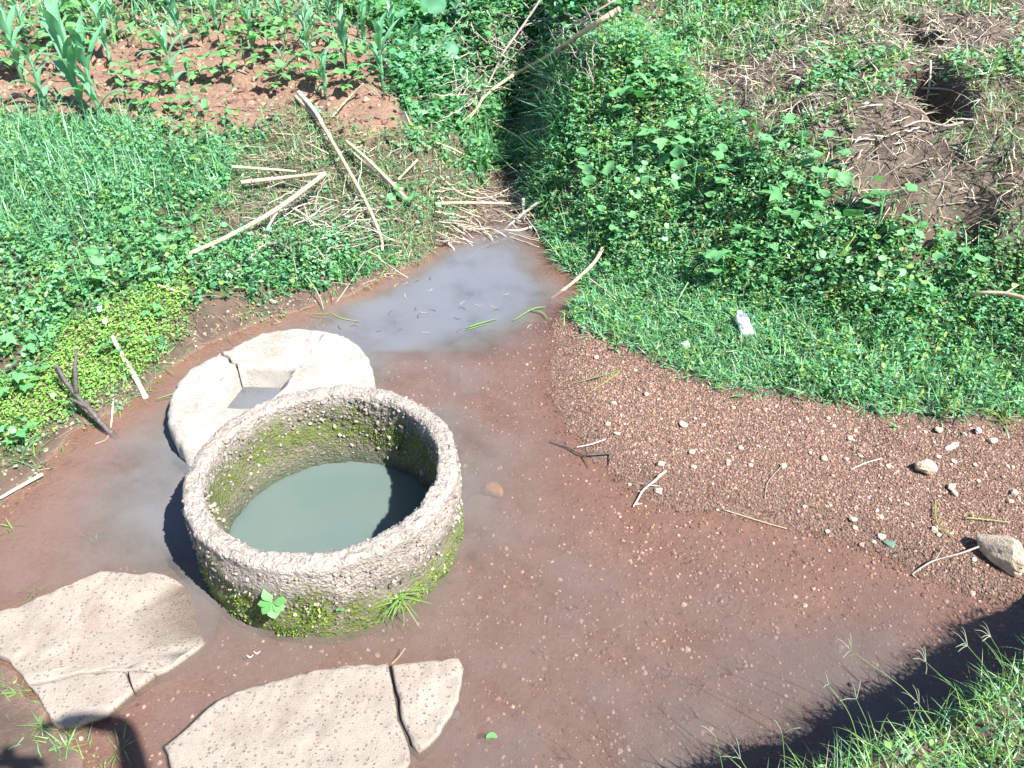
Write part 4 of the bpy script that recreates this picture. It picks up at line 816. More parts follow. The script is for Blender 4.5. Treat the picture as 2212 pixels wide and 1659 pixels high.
def maize_proto(seed):
    """about 1 m tall"""
    r = np.random.default_rng(seed); root = empty('maize_plant'); root['category'] = 'maize'
    V, F = tube([(0, 0, -.05), (.01, 0, .2), (.015, .01, .45), (.01, .01, .68)], [.02, .018, .015, .008], 8); obj('stem', mesh('maize_stem', V, F), M_maize, root)
    a0 = r.uniform(0, PI)
    for k in range(8):
        h = .10 + .072 * k; a_ = a0 + PI * k + r.normal(0, .45); L = (.36, .45, .5, .52, .5, .46, .4, .32)[k] * r.uniform(.85, 1.1); up0 = 1.05 + .045 * k + r.normal(0, .08); bend = r.uniform(1.3, 2.6) * (1 - k * .07)
        p = np.array([.01, 0, h]); pts = []; n = 10
        for j in range(n + 1):
            pts.append(p.copy()); an = up0 - bend * (j / n) ** 1.4; aa = a_ + .25 * math.sin(j * .5 + k); p = p + L / n * np.array([math.cos(aa) * math.cos(an), math.sin(aa) * math.cos(an), math.sin(an)])
        u = np.linspace(0, 1, n + 1); w_ = .040 * np.minimum(1, .45 + 2.2 * u) * (1 - u ** 2.5) + .001
        V, F = ribbon(np.array(pts), w_ * (1 + .06 * np.sin(u * 19 + k)), .35); obj('leaf', mesh('maize_leaf', V, F), M_maize, root)
    return root
def leaf_part(name, root, mat, base, az, pitch, L, tpl, roll=0.0, wr=1.0, stalk=None):
    Mx = rotm(np.array([az]), np.array([pitch]), np.array([roll]))[0]; V = (tpl[0] * [L, L * wr, L]) @ Mx.T + base
    return obj(name, mesh(name, V, tpl[1]), mat, root)
BIGLEAF = tpl_leaf(7, .34, .33, .12, .25); HEART = tpl_round(22, .12, .45)
def tpl_lobed():
    """palmate leaf with five pointed lobes"""
    V = [[.25, 0, 0]]; rad = []; 
    for k, (a_, r_) in enumerate([(-2.6, .22), (-2.05, .55), (-1.55, .30), (-1.05, .70), (-.62, .36), (-.3, .55), (0, .82), (.3, .55), (.62, .36), (1.05, .70), (1.55, .30), (2.05, .55), (2.6, .22)]):
        V.append([.25 + r_ * math.cos(a_), r_ * math.sin(a_), .08 * math.sin(3 * a_) - .1 * r_ * r_])
    F = [[0, k, k + 1] for k in range(1, 13)] + [[0, 13, 1]]
    return np.array(V, float), [np.array(F)]
LOBED = tpl_lobed()
def bean_proto(seed):
    r = np.random.default_rng(seed); root = empty('bean_plant'); root['category'] = 'bean plant'
    V, F = tube([(0, 0, -.03), (.01, .0, .1), (.0, .015, .2), (.01, .01, .27)], [.006, .005, .004, .003], 5); obj('stem', mesh('bean_stem', V, F), M_bean, root)
    for k in range(5):
        a_ = k * 2.3 + r.normal(0, .3); h = .06 + .05 * k; c = np.array([.09 * math.cos(a_), .09 * math.sin(a_), h + .05]) * (1 if k < 4 else .5) + (0 if k < 4 else np.array([0, 0, .12]))
        V, F = tube([(0.005, .005, h), c], .0025, 4); st = obj('leaf_stalk', mesh('bean_stalk', V, F), M_bean, root)
        for d in (-1.25, 0, 1.25): leaf_part('leaf', root, M_bean, c, a_ + d + r.normal(0, .2), r.normal(.05, .3), r.uniform(.085, .12), BIGLEAF, r.normal(0, .3), 1.25)
    return root
def weed_proto(seed, kind):
    r = np.random.default_rng(seed); root = empty('broadleaf_weed'); root['category'] = 'weed'
    V, F = tube([(0, 0, -.03), (.02, .0, .1), (.03, .015, .2)], [.006, .005, .003], 5); obj('stem', mesh('weed_stem', V, F), M_lob, root)
    n = 7 if kind == 'lobed' else 6
    for k in range(n):
        a_ = k * 2.4 + r.normal(0, .3); h = .05 + .15 * k / (n - 1); d = .05 + .05 * r.random()
        c = np.array([.02 + d * math.cos(a_), d * math.sin(a_), h + .03]); V, F = tube([(.015, .003, h), c], .002, 4); obj('leaf_stalk', mesh('weed_stalk', V, F), M_lob, root)
        leaf_part('leaf', root, M_lob, c, a_, r.normal(.0, .3), r.uniform(.10, .15) if kind == 'lobed' else r.uniform(.06, .09), LOBED if kind == 'lobed' else HEART, r.normal(0, .25))
    return root
def ordn(k): return ['first', 'second', 'third', 'fourth', 'fifth', 'sixth', 'seventh', 'eighth', 'ninth', 'tenth', 'eleventh', 'twelfth', 'thirteenth', 'fourteenth', 'fifteenth', 'sixteenth'][k]
far_off = (0, 60, -3)
def hsz(p, hpx): return hpx * np.linalg.norm(p - _C) / FPX / math.cos(R(25))
# maize: (base px, base py, height px)
MZ = [(49, 178, 135), (100, 240, 130), (184, 246, 175), (219, 268, 170), (378, 200, 110), (705, 214, 85), (827, 198, 125), (398, 115, 95), (548, 116, 85), (613, 166, 55), (671, 134, 105), (748, 143, 95), (242, 138, 95), (260, 88, 75), (224, 80, 70), (677, 103, 85), (135, 120, 85), (60, 95, 80), (470, 75, 70), (610, 78, 70), (790, 120, 90), (330, 62, 65), (850, 110, 80), (20, 60, 65), (150, 50, 60), (560, 50, 60), (720, 70, 70), (800, 60, 70)]
protos = [maize_proto(k) for k in (1, 2, 3, 4)]; first = set()
rows_ = {}
for a_, c_, h_ in MZ: rows_.setdefault('front' if c_ > 160 else 'second' if c_ > 98 else 'third', []).append((a_, c_, h_))
for rn, lst in rows_.items():
    for k, (a_, c_, h_) in enumerate(sorted(lst)):
        p = T1(a_, c_); o = copy_tree(protos[(k * 3 + len(rn)) % 4], p, rng.uniform(0, 6), hsz(p, h_) / .84 * rng.uniform(.95, 1.05), f'young maize plant, {ordn(k)} from the left in the {rn} row of the field', 'young maize in the field')
P = region(wpts(900, -7, 0, 6.5, 10), [(-300, -120), (900, -120), (860, 50), (-300, 40)], 5)
for k, p in enumerate(P[:26]): copy_tree(protos[k % 4], p, rng.uniform(0, 6), rng.uniform(.4, .62), 'young maize plant in the crowded back of the field at the top edge', 'maize crowded at the back of the field')
for p in protos:
    for ch in list(p.children): bpy.data.objects.remove(ch)
    bpy.data.objects.remove(p)
BN = [(272, 186), (352, 198), (429, 173), (490, 172), (435, 94), (496, 114), (600, 198), (306, 103), (337, 124), (582, 124), (276, 240), (30, 162), (692, 186), (745, 166), (757, 200), (800, 155), (640, 109), (711, 106), (200, 120), (120, 165), (330, 240), (530, 150), (650, 165), (90, 110)]
protos = [bean_proto(k) for k in (1, 2, 3)]; rows_ = {}
for a_, c_ in BN: rows_.setdefault('front' if c_ > 180 else 'middle' if c_ > 130 else 'back', []).append((a_, c_))
for rn, lst in rows_.items():
    for k, (a_, c_) in enumerate(sorted(lst)):
        p = T1(a_, c_); copy_tree(protos[k % 3], p, rng.uniform(0, 6), rng.uniform(.65, .95), f'low bean plant, {ordn(k)} from the left in the {rn} row of beans', 'bean plants between the maize')
P = region(wpts(900, -7, 0, 5.5, 10), [(-300, -120), (900, -120), (860, 95), (-300, 85)], 5)
for k, p in enumerate(P[:34]): copy_tree(protos[k % 3], p, rng.uniform(0, 6), rng.uniform(.8, 1.2), 'low bean plant among the crowded maize at the back', 'beans at the back of the field')
for p in protos:
    for ch in list(p.children): bpy.data.objects.remove(ch)
    bpy.data.objects.remove(p)
# lobed and heart-leaved weeds on the right bank and the left bank
pl = [weed_proto(1, 'lobed'), weed_proto(2, 'lobed')]; ph = [weed_proto(3, 'heart'), weed_proto(4, 'heart')]
for k, (a_, c_) in enumerate(sorted([(1400, 225), (1480, 345), (1440, 180), (1350, 250), (1620, 540), (1660, 555), (1560, 600), (1420, 350), (1380, 170), (1700, 480)])):
    p = T1(a_, c_); copy_tree(pl[k % 2], p, rng.uniform(0, 6), rng.uniform(.7, 1.05), f'green weed with deeply lobed leaves on the right bank, {ordn(k)} from the left', 'lobed-leaved weeds on the right bank')
for k, (a_, c_) in enumerate(sorted([(1640, 340), (1730, 360), (1600, 400), (1770, 420), (1820, 470), (1700, 520), (1560, 480), (1500, 430), (1880, 520), (1300, 390), (1310, 450), (1330, 520), (1950, 560), (2050, 600), (1640, 460)])):
    p = T1(a_, c_); copy_tree(ph[k % 2], p, rng.uniform(0, 6), rng.uniform(.9, 1.4), f'low weed with round pleated leaves on the right bank, {ordn(k)} from the left', 'round-leaved weeds on the right bank')
for k, (a_, c_) in enumerate(sorted([(75, 830), (60, 760), (30, 860), (100, 690), (45, 960), (250, 770), (330, 690)])):
    p = T1(a_, c_); copy_tree(pl[k % 2], p, rng.uniform(0, 6), rng.uniform(.45, .65), f'dark green lobed-leaved weed by the lime ground cover, {ordn(k)} from the left', 'lobed-leaved weeds on the left bank')
for k, (a_, c_) in enumerate(sorted([(330, 520), (380, 560), (300, 560), (350, 610), (420, 520), (250, 620), (180, 650), (870, 470), (890, 440), (430, 250), (400, 255)])):
    p = T1(a_, c_); copy_tree(ph[k % 2], p, rng.uniform(0, 6), rng.uniform(.8, 1.1), f'round-leaved green weed rising from the left bank grass, {ordn(k)} from the left', 'round-leaved weeds on the left bank')
for r_ in pl + ph:
    for ch in list(r_.children): bpy.data.objects.remove(ch)
    bpy.data.objects.remove(r_)
def taro(px, py, wpx, az, pitch, label):
    p = T1(px, py + wpx * .9); L = wpx * np.linalg.norm(p - _C) / FPX * 1.15; top = p + [0, 0, L * 1.25]
    root = tag(empty('taro_plant', p), label, 'taro'); q = np.array([0, 0, L * 1.25])
    V, F = tube(smoothpath([(0, 0, -.03), (.02, .02, L * .7), q]), .008, 6); obj('leaf_stalk', mesh('taro_stalk', V, F), M_taro, root)
    leaf_part('leaf', root, M_taro, q, az, pitch, L, tpl_round(26, .06, .5), .1)
taro(960, 122, 52, -1.5, -.75, 'large flat taro leaf facing the camera in the top centre thicket')
taro(912, 80, 40, -2.4, -1.1, 'folded drooping taro leaf left of the large flat one')
taro(870, 45, 40, -2.0, -.5, 'taro leaf standing behind the last maize plants')
taro(930, 25, 45, -1.0, -.6, 'taro leaf at the top edge above the folded one')
taro(980, 28, 38, -.3, -.9, 'side-on taro leaf at the top edge left of the white rag')
# plants growing on the ring
def ring_pt(px, py, r=RO + .004):
    d = ray(px, py); a_ = d[0] ** 2 + d[1] ** 2; b_ = 2 * (d[0] * -RX + d[1] * -RY); c_ = RX ** 2 + RY ** 2 - r * r
    t_ = (-b_ - math.sqrt(max(b_ * b_ - 4 * a_ * c_, 0))) / 2 / a_; return _C + d * t_
p = ring_pt(590, 1296); root = tag(empty('seedling', p), 'small rosette seedling with rounded leaves growing on the mossy ring front', 'seedling')
for k, (az, pt, L) in enumerate([(-1.2, -.3, .06), (.0, .3, .058), (-2.2, -.2, .05), (2.4, 1.0, .06), (-.5, -.1, .055), (-2.9, .25, .05)]):
    leaf_part('leaf', root, M_bean, np.array([.0, -.016, .004]), az, pt, L, tpl_leaf(7, .40, .6, .12, .12), 0, 1.0)
p = ring_pt(735, 1315); root = tag(empty('seedling', p), 'tiny two-leaved sprout low on the mossy ring front', 'seedling')
for az, pt in ((-.6, .4), (-2.2, .5)): leaf_part('leaf', root, M_bean, np.zeros(3), az, pt, .022, tpl_leaf(5, .36, .5, .15, .15))
def tuft(p, n, L, label, mat=None, W=.004, spread=.75, name='grass_tuft', cat='grass tuft', bend=(.4, 1.8), lean=(0, 0), rad=.012, group=None):
    root = tag(empty(name, p), label, cat, group)
    for k in range(n):
        a_ = rng.uniform(0, 2 * PI); tp = tpl_blade(rng.uniform(*bend), 7); l_ = L * rng.uniform(.6, 1.1); pt = np.clip(rng.normal(spread, .35), .0, 1.5)
        Mx = rotm(np.array([a_]), np.array([pt]), np.array([rng.normal(0, .3)]))[0]
        V = (tp[0] * [l_, W, l_]) @ Mx.T; V[:, 0] += lean[0] * V[:, 2] + rng.normal(0, rad); V[:, 1] += lean[1] * V[:, 2] + rng.normal(0, rad)
        obj('blade', mesh('tuft_blade', V, tp[1]), mat or M_gr1, root)
    return root
tuft(ring_pt(862, 1288) + np.array([0, -.005, 0]), 34, .17, 'grass tuft growing out of the ring at the front right waterline', W=.0048, spread=.55, bend=(.5, 1.9), lean=(.1, -.3))
for a_, c_, lb, L, m_ in [(1497, 775, 'yellow-green grass tuft at the gravel edge below the crumpled plastic', .10, M_gry), (2060, 880, 'grass tuft overhanging the gravel, right of the lawn edge centre', .12, M_gry), (2165, 905, 'grass tuft at the far right end of the gravel edge', .13, M_gry),
        (1830, 845, 'grass tuft at the gravel edge above the middle of the beach', .12, M_gry), (1700, 835, 'small grass tuft at the gravel edge right of the crumpled plastic', .10, M_gr1), (1340, 735, 'loose grass tuft leaning over the gravel near the water corner', .14, M_gr1), (1955, 880, 'grass tuft with yellow base hanging over the gravel', .11, M_gry)]:
    tuft(T1(a_, c_), 22, L, lb, m_, spread=1.0, rad=.02)
for a_, c_, lb, L in [(72, 1280, 'small grass tuft in shallow water above the left slab', .09), (205, 1165, 'single grass shoot standing in the left pool', .07), (30, 1145, 'grass blades in brown shallows at the left edge', .1), (90, 1570, 'grass tuft on the mud below the left slab', .1), (140, 1610, 'grass tuft beside the shadow at the bottom left corner', .1), (260, 1620, 'grass tuft inside the shadow at the bottom left', .1), (40, 1500, 'grass tuft left of the cracked slab corner', .06), (75, 985, 'grass tuft on the muddy left shore', .12), (300, 800, 'grass tuft beside the pale stick on the left shore', .12), (350, 800, 'grass tuft on mud left of the well cover', .10)]:
    tuft(T1(a_, c_), 12, L, lb, M_gr1, spread=.9)
# seed-head grasses of the near bank
def seed_grass(px, py, dz, label, fingers=4, lean=(0, 0), hh=.2, spread=.9, L=.05):
    top = at(px, py, dz); base = np.array([top[0] - lean[0], top[1] - lean[1], 0]); base[2] = max(float(H(base[0], base[1])), .02) - .01
    base[1] = min(base[1], float(np.interp(base[0], BX, BY)) - .04); base[2] = float(H(base[0], base[1])) - .01
    root = tag(empty('seed_grass', base), label, 'grass stem'); m_ = (top - base); q = m_ * .5 + np.array([-.03 * lean[0], 0, .04]); pth = smoothpath([(0, 0, 0), q, m_], 6)
    V, F = tube(pth, np.linspace(.0013, .0007, len(pth)), 5); obj('stem', mesh('seed_stem', V, F), M_gr1, root)
    for k in range(fingers):
        a_ = rng.uniform(-.6, .6) + (k - (fingers - 1) / 2) * 2.2 / max(fingers - 1, 1) + math.atan2(m_[1], m_[0]); pt = rng.uniform(.1, .9)
        d = np.array([math.cos(a_) * math.cos(pt), math.sin(a_) * math.cos(pt), math.sin(pt)]) * L * rng.uniform(.8, 1.2)
        V, F = tube(smoothpath([m_, m_ + d * .6 + [0, 0, .004], m_ + d - [0, 0, .006]], 4), .0009, 4); obj('seed_spike', mesh('seed_spike', V, F), M_seed, root)
    tp = tpl_blade(.7, 6); Mx = rotm(np.array([rng.uniform(0, 6)]), np.array([.8]), np.array([0.]))[0]; obj('leaf', mesh('seed_leaf', (tp[0] * [.12, .004, .12]) @ Mx.T, tp[1]), M_gr1, root)
for a_, c_, dz, lb, f_, ln in [(1690, 1585, .62, 'thin grass stem with a two-armed seed head against the dark shadow', 2, (.0, .12)), (1838, 1405, .60, 'pale four-fingered seed head leaning over the water', 4, (-.28, .2)), (1850, 1510, .62, 'grass stem with small bristly head rising left of the bank', 3, (-.05, .12)), (2000, 1430, .68, 'branching seed head spread over the shadow right of centre', 5, (-.2, .1)), (2090, 1395, .70, 'loose open seed head high above the right bank', 6, (-.15, .05)), (2140, 1375, .70, 'upright feathery seed head near the right edge', 6, (-.12, .02)), (1790, 1480, .6, 'bent grass stem reaching left over the shadow', 2, (-.1, .12)), (1545, 1590, .6, 'straight pale grass stem at the far left of the near bank', 1, (-.06, .08)), (1985, 1520, .66, 'seed head close above the turf right of the bristly one', 4, (-.1, .05)), (1600, 1640, .6, 'short branched grass head at the bottom edge', 4, (-.05, .06))]:
    seed_grass(a_, c_, dz, lb, f_, ln)
for k in range(26):
    x = rng.uniform(.55, 1.9); y = np.interp(x, BX, BY) - rng.uniform(.0, .1); tuft(np.array([x, y, float(H(x, y))]), 7, .14, 'long thin grass tuft along the edge of the near bank', M_gr1, .0026, 1.0, rad=.02, group='grass tufts on the near bank edge', lean=(-.2, .1))

# ------------------------------------------------------------------ sticks, canes, twigs
def stick(pts, r0, r1, mat, label, cat, name, nodes=0, sides=None, n=8, k=7, group=None, wob=.0):
    W = np.array([T1(*q) if len(q) == 3 else T1(q[0], q[1], .02) for q in pts]); P = smoothpath(W, k); o_ = P[0].copy(); P = P - o_
    u = np.linspace(0, 1, len(P)); rad = r0 + (r1 - r0) * u
    if wob: P[1:-1] += rng.normal(0, wob, (len(P) - 2, 3))
    if nodes:
        L = np.linalg.norm(np.diff(P, axis=0), axis=1).sum(); u2 = np.linspace(0, 1, max(int(L / .012), 12)); P = np.stack([np.interp(u2, u, P[:, j]) for j in range(3)], -1)
        rad = (r0 + (r1 - r0) * u2) * (1 + .28 * np.exp(-(((u2 * L / nodes) % 1 - .5) / .05) ** 2)) * (1 + .04 * rng.normal(0, 1, len(u2)))
    V, F = tube(P, rad, n); o = obj(name, mesh(name, V, F), mat, None, o_); tag(o, label, cat, group)
    for sp in sides or []:
        S = smoothpath(np.array([T1(*q) if len(q) == 3 else T1(q[0], q[1], .02) for q in sp]) - o_, 5); V, F = tube(S, np.linspace(r1 * .8 + r0 * .1, r1 * .4, len(S)), 5); obj('side_twig', mesh('side_twig', V, F), mat, o)
    return o
stick([(400, 552, .06), (500, 507, .14), (600, 450, .22), (702, 375, .26)], .013, .016, M_cane, 'long thick dry cane slanting up over the left bank debris', 'cane', 'dry_cane', .15)
stick([(520, 394, .1), (610, 384, .12), (700, 375, .18)], .014, .011, M_cane, 'short dry cane lying level, meeting the top of the long slanting cane', 'cane', 'dry_cane', .13)
stick([(438, 600, .04), (485, 590, .06), (530, 565, .09), (562, 533, .12), (580, 490, .16), (600, 455, .2)], .011, .009, M_grey, 'bent grey branch under the long slanting cane', 'branch', 'dry_branch', 0, [[(562, 533, .12), (610, 520, .1)], [(440, 600, .04), (415, 575, .05), (398, 552, .06)]])
stick([(638, 208, .06), (690, 262, .10), (720, 310, .13), (760, 380, .12), (795, 445, .1), (822, 510, .06), (826, 542, .03)], .015, .010, M_cane, 'long curving dry maize stalk running down from the field', 'cane', 'dry_cane', .16)
stick([(645, 200, .05), (680, 240, .08), (700, 275, .1)], .02, .012, M_pale, 'pale frayed stalk at the lower edge of the field', 'cane', 'dry_cane', .1)
stick([(748, 305, .1), (800, 350, .12), (850, 400, .1), (886, 437, .05)], .013, .012, M_cane, 'straight dry cane, upper of two lying side by side', 'cane', 'dry_cane', .16)
stick([(762, 330, .06), (815, 378, .08), (872, 412, .06)], .010, .008, M_cane, 'thinner dry cane, lower of two lying side by side', 'cane', 'dry_cane', .14)
stick([(902, 345, .08), (850, 398, .04)], .009, .008, M_cane, 'short dry cane crossing the end of the paired canes', 'cane', 'dry_cane', .1)
stick([(942, 308, .06), (985, 325, .06), (1030, 352, .05)], .010, .007, M_cane, 'short dry cane in the grass left of the ditch', 'cane', 'dry_cane', .13)
stick([(500, 360, .1), (560, 364, .1), (640, 370, .1)], .011, .008, M_cane, 'level dry cane above the twig heap on the left bank', 'cane', 'dry_cane', .14)
stick([(785, 180, .16), (750, 215, .08), (718, 252, .03)], .007, .006, M_cane, 'thin dry stalk leaning over bare soil at the field edge', 'cane', 'dry_cane', .12)
stick([(1338, 20, .35), (1270, 62, .32), (1190, 118, .28), (1110, 162, .24), (1050, 205, .2), (1030, 235, .15), (1008, 262, .08)], .022, .010, M_cane, 'long pale pole slanting across the top centre thicket', 'pole', 'dry_pole', .3, [[(1030, 235, .15), (1000, 262, .1)], [(1050, 205, .2), (1070, 240, .08)]])
stick([(1170, -5, .45), (1130, 55, .36), (1090, 110, .28), (1070, 150, .25), (1040, 212, .18)], .012, .008, M_grey, 'grey branch curving down to the long pole from the top edge', 'branch', 'dry_branch', 0, [[(1130, 55, .36), (1180, 40, .3), (1210, 10, .3)], [(1090, 110, .28), (1050, 90, .3), (1020, 60, .3)]])
stick([(1330, 0, .35), (1270, 35, .3), (1220, 65, .3), (1190, 100, .26)], .010, .006, M_grey, 'grey branch above and parallel to the long pole', 'branch', 'dry_branch', 0, [[(1220, 65, .3), (1180, 75, .25)], [(1270, 35, .3), (1250, 10, .3)]])
stick([(1000, 185, .2), (985, 215, .1), (978, 240, .05)], .008, .006, M_pale, 'short pale stick standing in grass under the large taro leaf', 'stick', 'dry_stick')
stick([(242, 725, .12), (262, 765, .06), (290, 812, .03), (316, 862, .0)], .011, .014, M_pale, 'pale straight stick leaning from the left bank into the water', 'stick', 'dry_stick', .12)
stick([(122, 790, .22), (150, 835, .16), (190, 880, .12), (225, 920, .06), (262, 955, -.03)], .010, .016, M_dark, 'dark wet forked branch standing in the left pool', 'branch', 'wet_branch', 0, [[(165, 850, .15), (162, 800, .25), (165, 755, .3)], [(150, 835, .16), (128, 810, .17), (118, 790, .25)], [(190, 880, .12), (150, 860, .15)]])
stick([(0, 1076, .02), (45, 1050, .02), (92, 1024, .03)], .007, .009, M_pale, 'pale broken stick lying on the shore at the left edge', 'stick', 'dry_stick')
stick([(205, 960, .01), (235, 940, .01), (245, 862, .03)], .004, .005, M_pale, 'thin stub rising from the water left of the well cover', 'stick', 'dry_stick')
stick([(340, 615, .08), (385, 630, .05), (430, 646, .03)], .006, .005, M_cane, 'thin dry stick pointing right over the mud on the left bank', 'stick', 'dry_stick')
stick([(1302, 535, .1), (1285, 565, .07), (1255, 595, .05), (1225, 620, .04), (1190, 645, .02)], .014, .009, M_cane, 'broken tan stick lying in the grass at the right water edge', 'stick', 'dry_stick', .11)
stick([(1270, 600, .05), (1305, 625, .04), (1330, 645, .04)], .005, .004, M_cane, 'thin tan stick below the broken one at the right water edge', 'stick', 'dry_stick')
stick([(1370, 585, .03), (1430, 586, .03), (1480, 584, .03)], .005, .005, M_grey, 'thin level brown stick on bare soil in the right bank grass', 'stick', 'dry_stick')
stick([(1438, 1017, .02), (1412, 1040, .015), (1390, 1058, .015), (1377, 1080, .012), (1368, 1094, .01)], .0055, .003, M_pale, 'white bent twig lying on the gravel at the waterline', 'twig', 'white_twig', 0, [[(1400, 1048, .015), (1425, 1050, .01)], [(1385, 1063, .015), (1378, 1060, .012)], [(1370, 1090, .01), (1388, 1088, .01)], [(1430, 1022, .02), (1420, 1028, .03)]])
stick([(1188, 954, .01), (1230, 968, .015), (1262, 982, .02), (1322, 979, .02)], .0045, .004, M_dark, 'dark forked twig half in the water beside the gravel', 'twig', 'dark_twig', 0, [[(1262, 984, .02), (1273, 1012, .01)], [(1320, 979, .02), (1315, 1008, .01)]])
stick([(1245, 966, .015), (1275, 960, .02), (1308, 949, .015)], .0035, .003, M_pale, 'thin pale twig crossing the dark forked one', 'twig', 'pale_twig')
stick([(2122, 1178, .04), (2075, 1195, .03), (2020, 1210, .02), (1992, 1225, .015), (1968, 1242, .0)], .0045, .0035, M_grey, 'long grey twig running from the large rock into the water', 'twig', 'grey_twig', 0, [[(2020, 1210, .02), (2040, 1178, .03)], [(1970, 1240, .01), (1995, 1262, -.01)]])
stick([(1690, 1005, .012), (1660, 1040, .012), (1652, 1075, .01)], .002, .0015, M_grey, 'thin curved grey stem lying in the middle of the gravel', 'twig', 'thin_twig')
stick([(1905, 990, .012), (1870, 1000, .012), (1838, 1014, .012)], .003, .002, M_pale, 'thin pale curved stem on the gravel left of the lumpy rock', 'twig', 'thin_twig')
stick([(1560, 1100, .01), (1650, 1128, .01), (1700, 1142, .01)], .0022, .0018, M_cane, 'thin tan stem along the gravel waterline', 'twig', 'thin_twig')
stick([(2020, 1080, .02), (2025, 1130, .02), (2060, 1160, .015)], .0032, .002, M_gry, 'yellowish bent grass stem on gravel above the large rock', 'twig', 'thin_twig')
stick([(2085, 1118, .02), (2130, 1122, .02), (2180, 1128, .02)], .003, .002, M_gry, 'straight yellowish stem right of the bent one, above the large rock', 'twig', 'thin_twig')
stick([(2215, 645, .2), (2170, 634, .18), (2125, 632, .15), (2100, 637, .1)], .013, .008, M_cane, 'tan branch poking in from the right edge over the weeds', 'branch', 'dry_branch', 0, [[(2170, 634, .18), (2200, 615, .2)]])
stick([(2080, 265, .06), (2040, 272, .05), (1990, 262, .05), (1950, 275, .04)], .010, .006, M_grey, 'grey root across the dry slope at upper right', 'root', 'dry_root')
stick([(2010, 130, .25), (2008, 180, .12), (2002, 215, .05)], .008, .006, M_pale, 'pale upright stick in the mouth of the dark hollow', 'stick', 'dry_stick')
stick([(1990, 190, .08), (2035, 192, .12), (2060, 196, .1)], .008, .005, M_grey, 'grey stick lying level over the dark hollow', 'stick', 'dry_stick')
stick([(875, 1400, .04), (862, 1418, .02), (846, 1434, .0)], .0035, .004, M_pale, 'short pale twig stuck in the crack of the front slab', 'twig', 'pale_twig')
stick([(1000, 1108, .0), (1012, 1078, .03), (1035, 1060, .05), (1060, 1058, .03)], .004, .003, M_dark, 'thin dark twig arching from the ring to the orange stone', 'twig', 'dark_twig')
stick([(985, 790, -.02), (992, 820, .005), (985, 855, -.01)], .004, .003, M_dark, 'dark twig under water behind the ring', 'twig', 'dark_twig', 0, [[(992, 820, .005), (1015, 810, .0)], [(990, 835, .0), (1020, 848, -.01)], [(990, 835, 0), (965, 850, -.01)]])
stick([(1035, 635, .005), (1070, 665, .005), (1115, 700, .003)], .0035, .003, M_dark, 'dark straight twig floating in the milky upper pool', 'twig', 'dark_twig')
stick([(680, 705, .01), (725, 655, .02), (770, 590, .06), (790, 560, .12)], .004, .003, M_grey, 'grey twig reaching from the left bank down into the pool', 'twig', 'grey_twig')
stick([(700, 672, .02), (690, 640, .06), (665, 600, .1), (640, 570, .1)], .004, .003, M_grey, 'grey twig hooked over the muddy left bank', 'twig', 'grey_twig')
stick([(410, 565, .1), (520, 590, .08), (640, 600, .06), (760, 615, .04)], .003, .002, M_grey, 'long thin grey stem sagging over the left shore', 'twig', 'grey_twig')
# debris dam: larger members
for q, r0, lb in [([(1168, 434, .1), (1130, 462, .08), (1085, 500, .02)], .014, 'pale stick end sticking up at the right of the debris dam'), ([(1130, 428, .14), (1131, 455, .06), (1132, 478, 0)], .013, 'short upright stub in the debris dam'), ([(940, 440, .06), (1010, 438, .07), (1110, 440, .07)], .013, 'level tan cane across the top of the debris dam'), ([(1040, 520, .0), (1075, 500, .05), (1120, 498, .07), (1148, 490, .06)], .012, 'white forked driftwood root at the water end of the debris dam'), ([(1010, 560, .0), (1040, 535, .04), (1080, 520, .06), (1125, 505, .06)], .007, 'white curved root dipping into the water below the debris dam'), ([(1060, 262, .25), (1125, 300, .22), (1138, 330, .16), (1125, 370, .1), (1105, 430, .04)], .006, 'thin pale vine arching over the dark ditch'), ([(950, 380, .06), (1000, 420, .08), (1060, 425, .08), (1130, 390, .1)], .007, 'bowed tan branch behind the debris dam')]:
    stick(q, r0, r0 * .7, M_cane if 'tan' in lb or 'vine' in lb else M_pale, lb, 'driftwood', 'driftwood_stick')
for k in range(70):
    a0, c0 = rng.uniform(930, 1110), rng.uniform(395, 520); an = rng.normal(.35, .35); L = rng.uniform(40, 120)
    q = [(a0, c0, rng.uniform(.01, .07)), (a0 + L * .5 * math.cos(an), c0 + L * .5 * math.sin(an) * .8, rng.uniform(.04, .1)), (min(a0 + L * math.cos(an), 1165), c0 + L * math.sin(an) * .8 + rng.normal(0, 6), rng.uniform(.01, .06))]
    stick(q, rng.uniform(.003, .0065), .0025, [M_cane, M_pale, M_grey][k % 3], 'thin dry twig tangled in the debris dam across the stream', 'twig', 'dry_twig', n=5, k=5, group='twigs of the debris dam', wob=.003)
for k in range(90):
    a0, c0 = rng.uniform(500, 800), rng.uniform(400, 560); an = rng.normal(-.2, .6); L = rng.uniform(40, 130)
    q = [(a0, c0, rng.uniform(.02, .09)), (a0 + L * .5 * math.cos(an), c0 + L * .5 * math.sin(an), rng.uniform(.05, .14)), (a0 + L * math.cos(an), c0 + L * math.sin(an) + abs(rng.normal(0, 12)), rng.uniform(.01, .08))]
    stick(q, rng.uniform(.0025, .005), .002, [M_grey, M_grey, M_pale][k % 3], 'thin grey twig in the dry brushwood heap on the left bank', 'twig', 'dry_twig', n=5, k=5, group='twigs of the left bank brushwood heap', wob=.004)
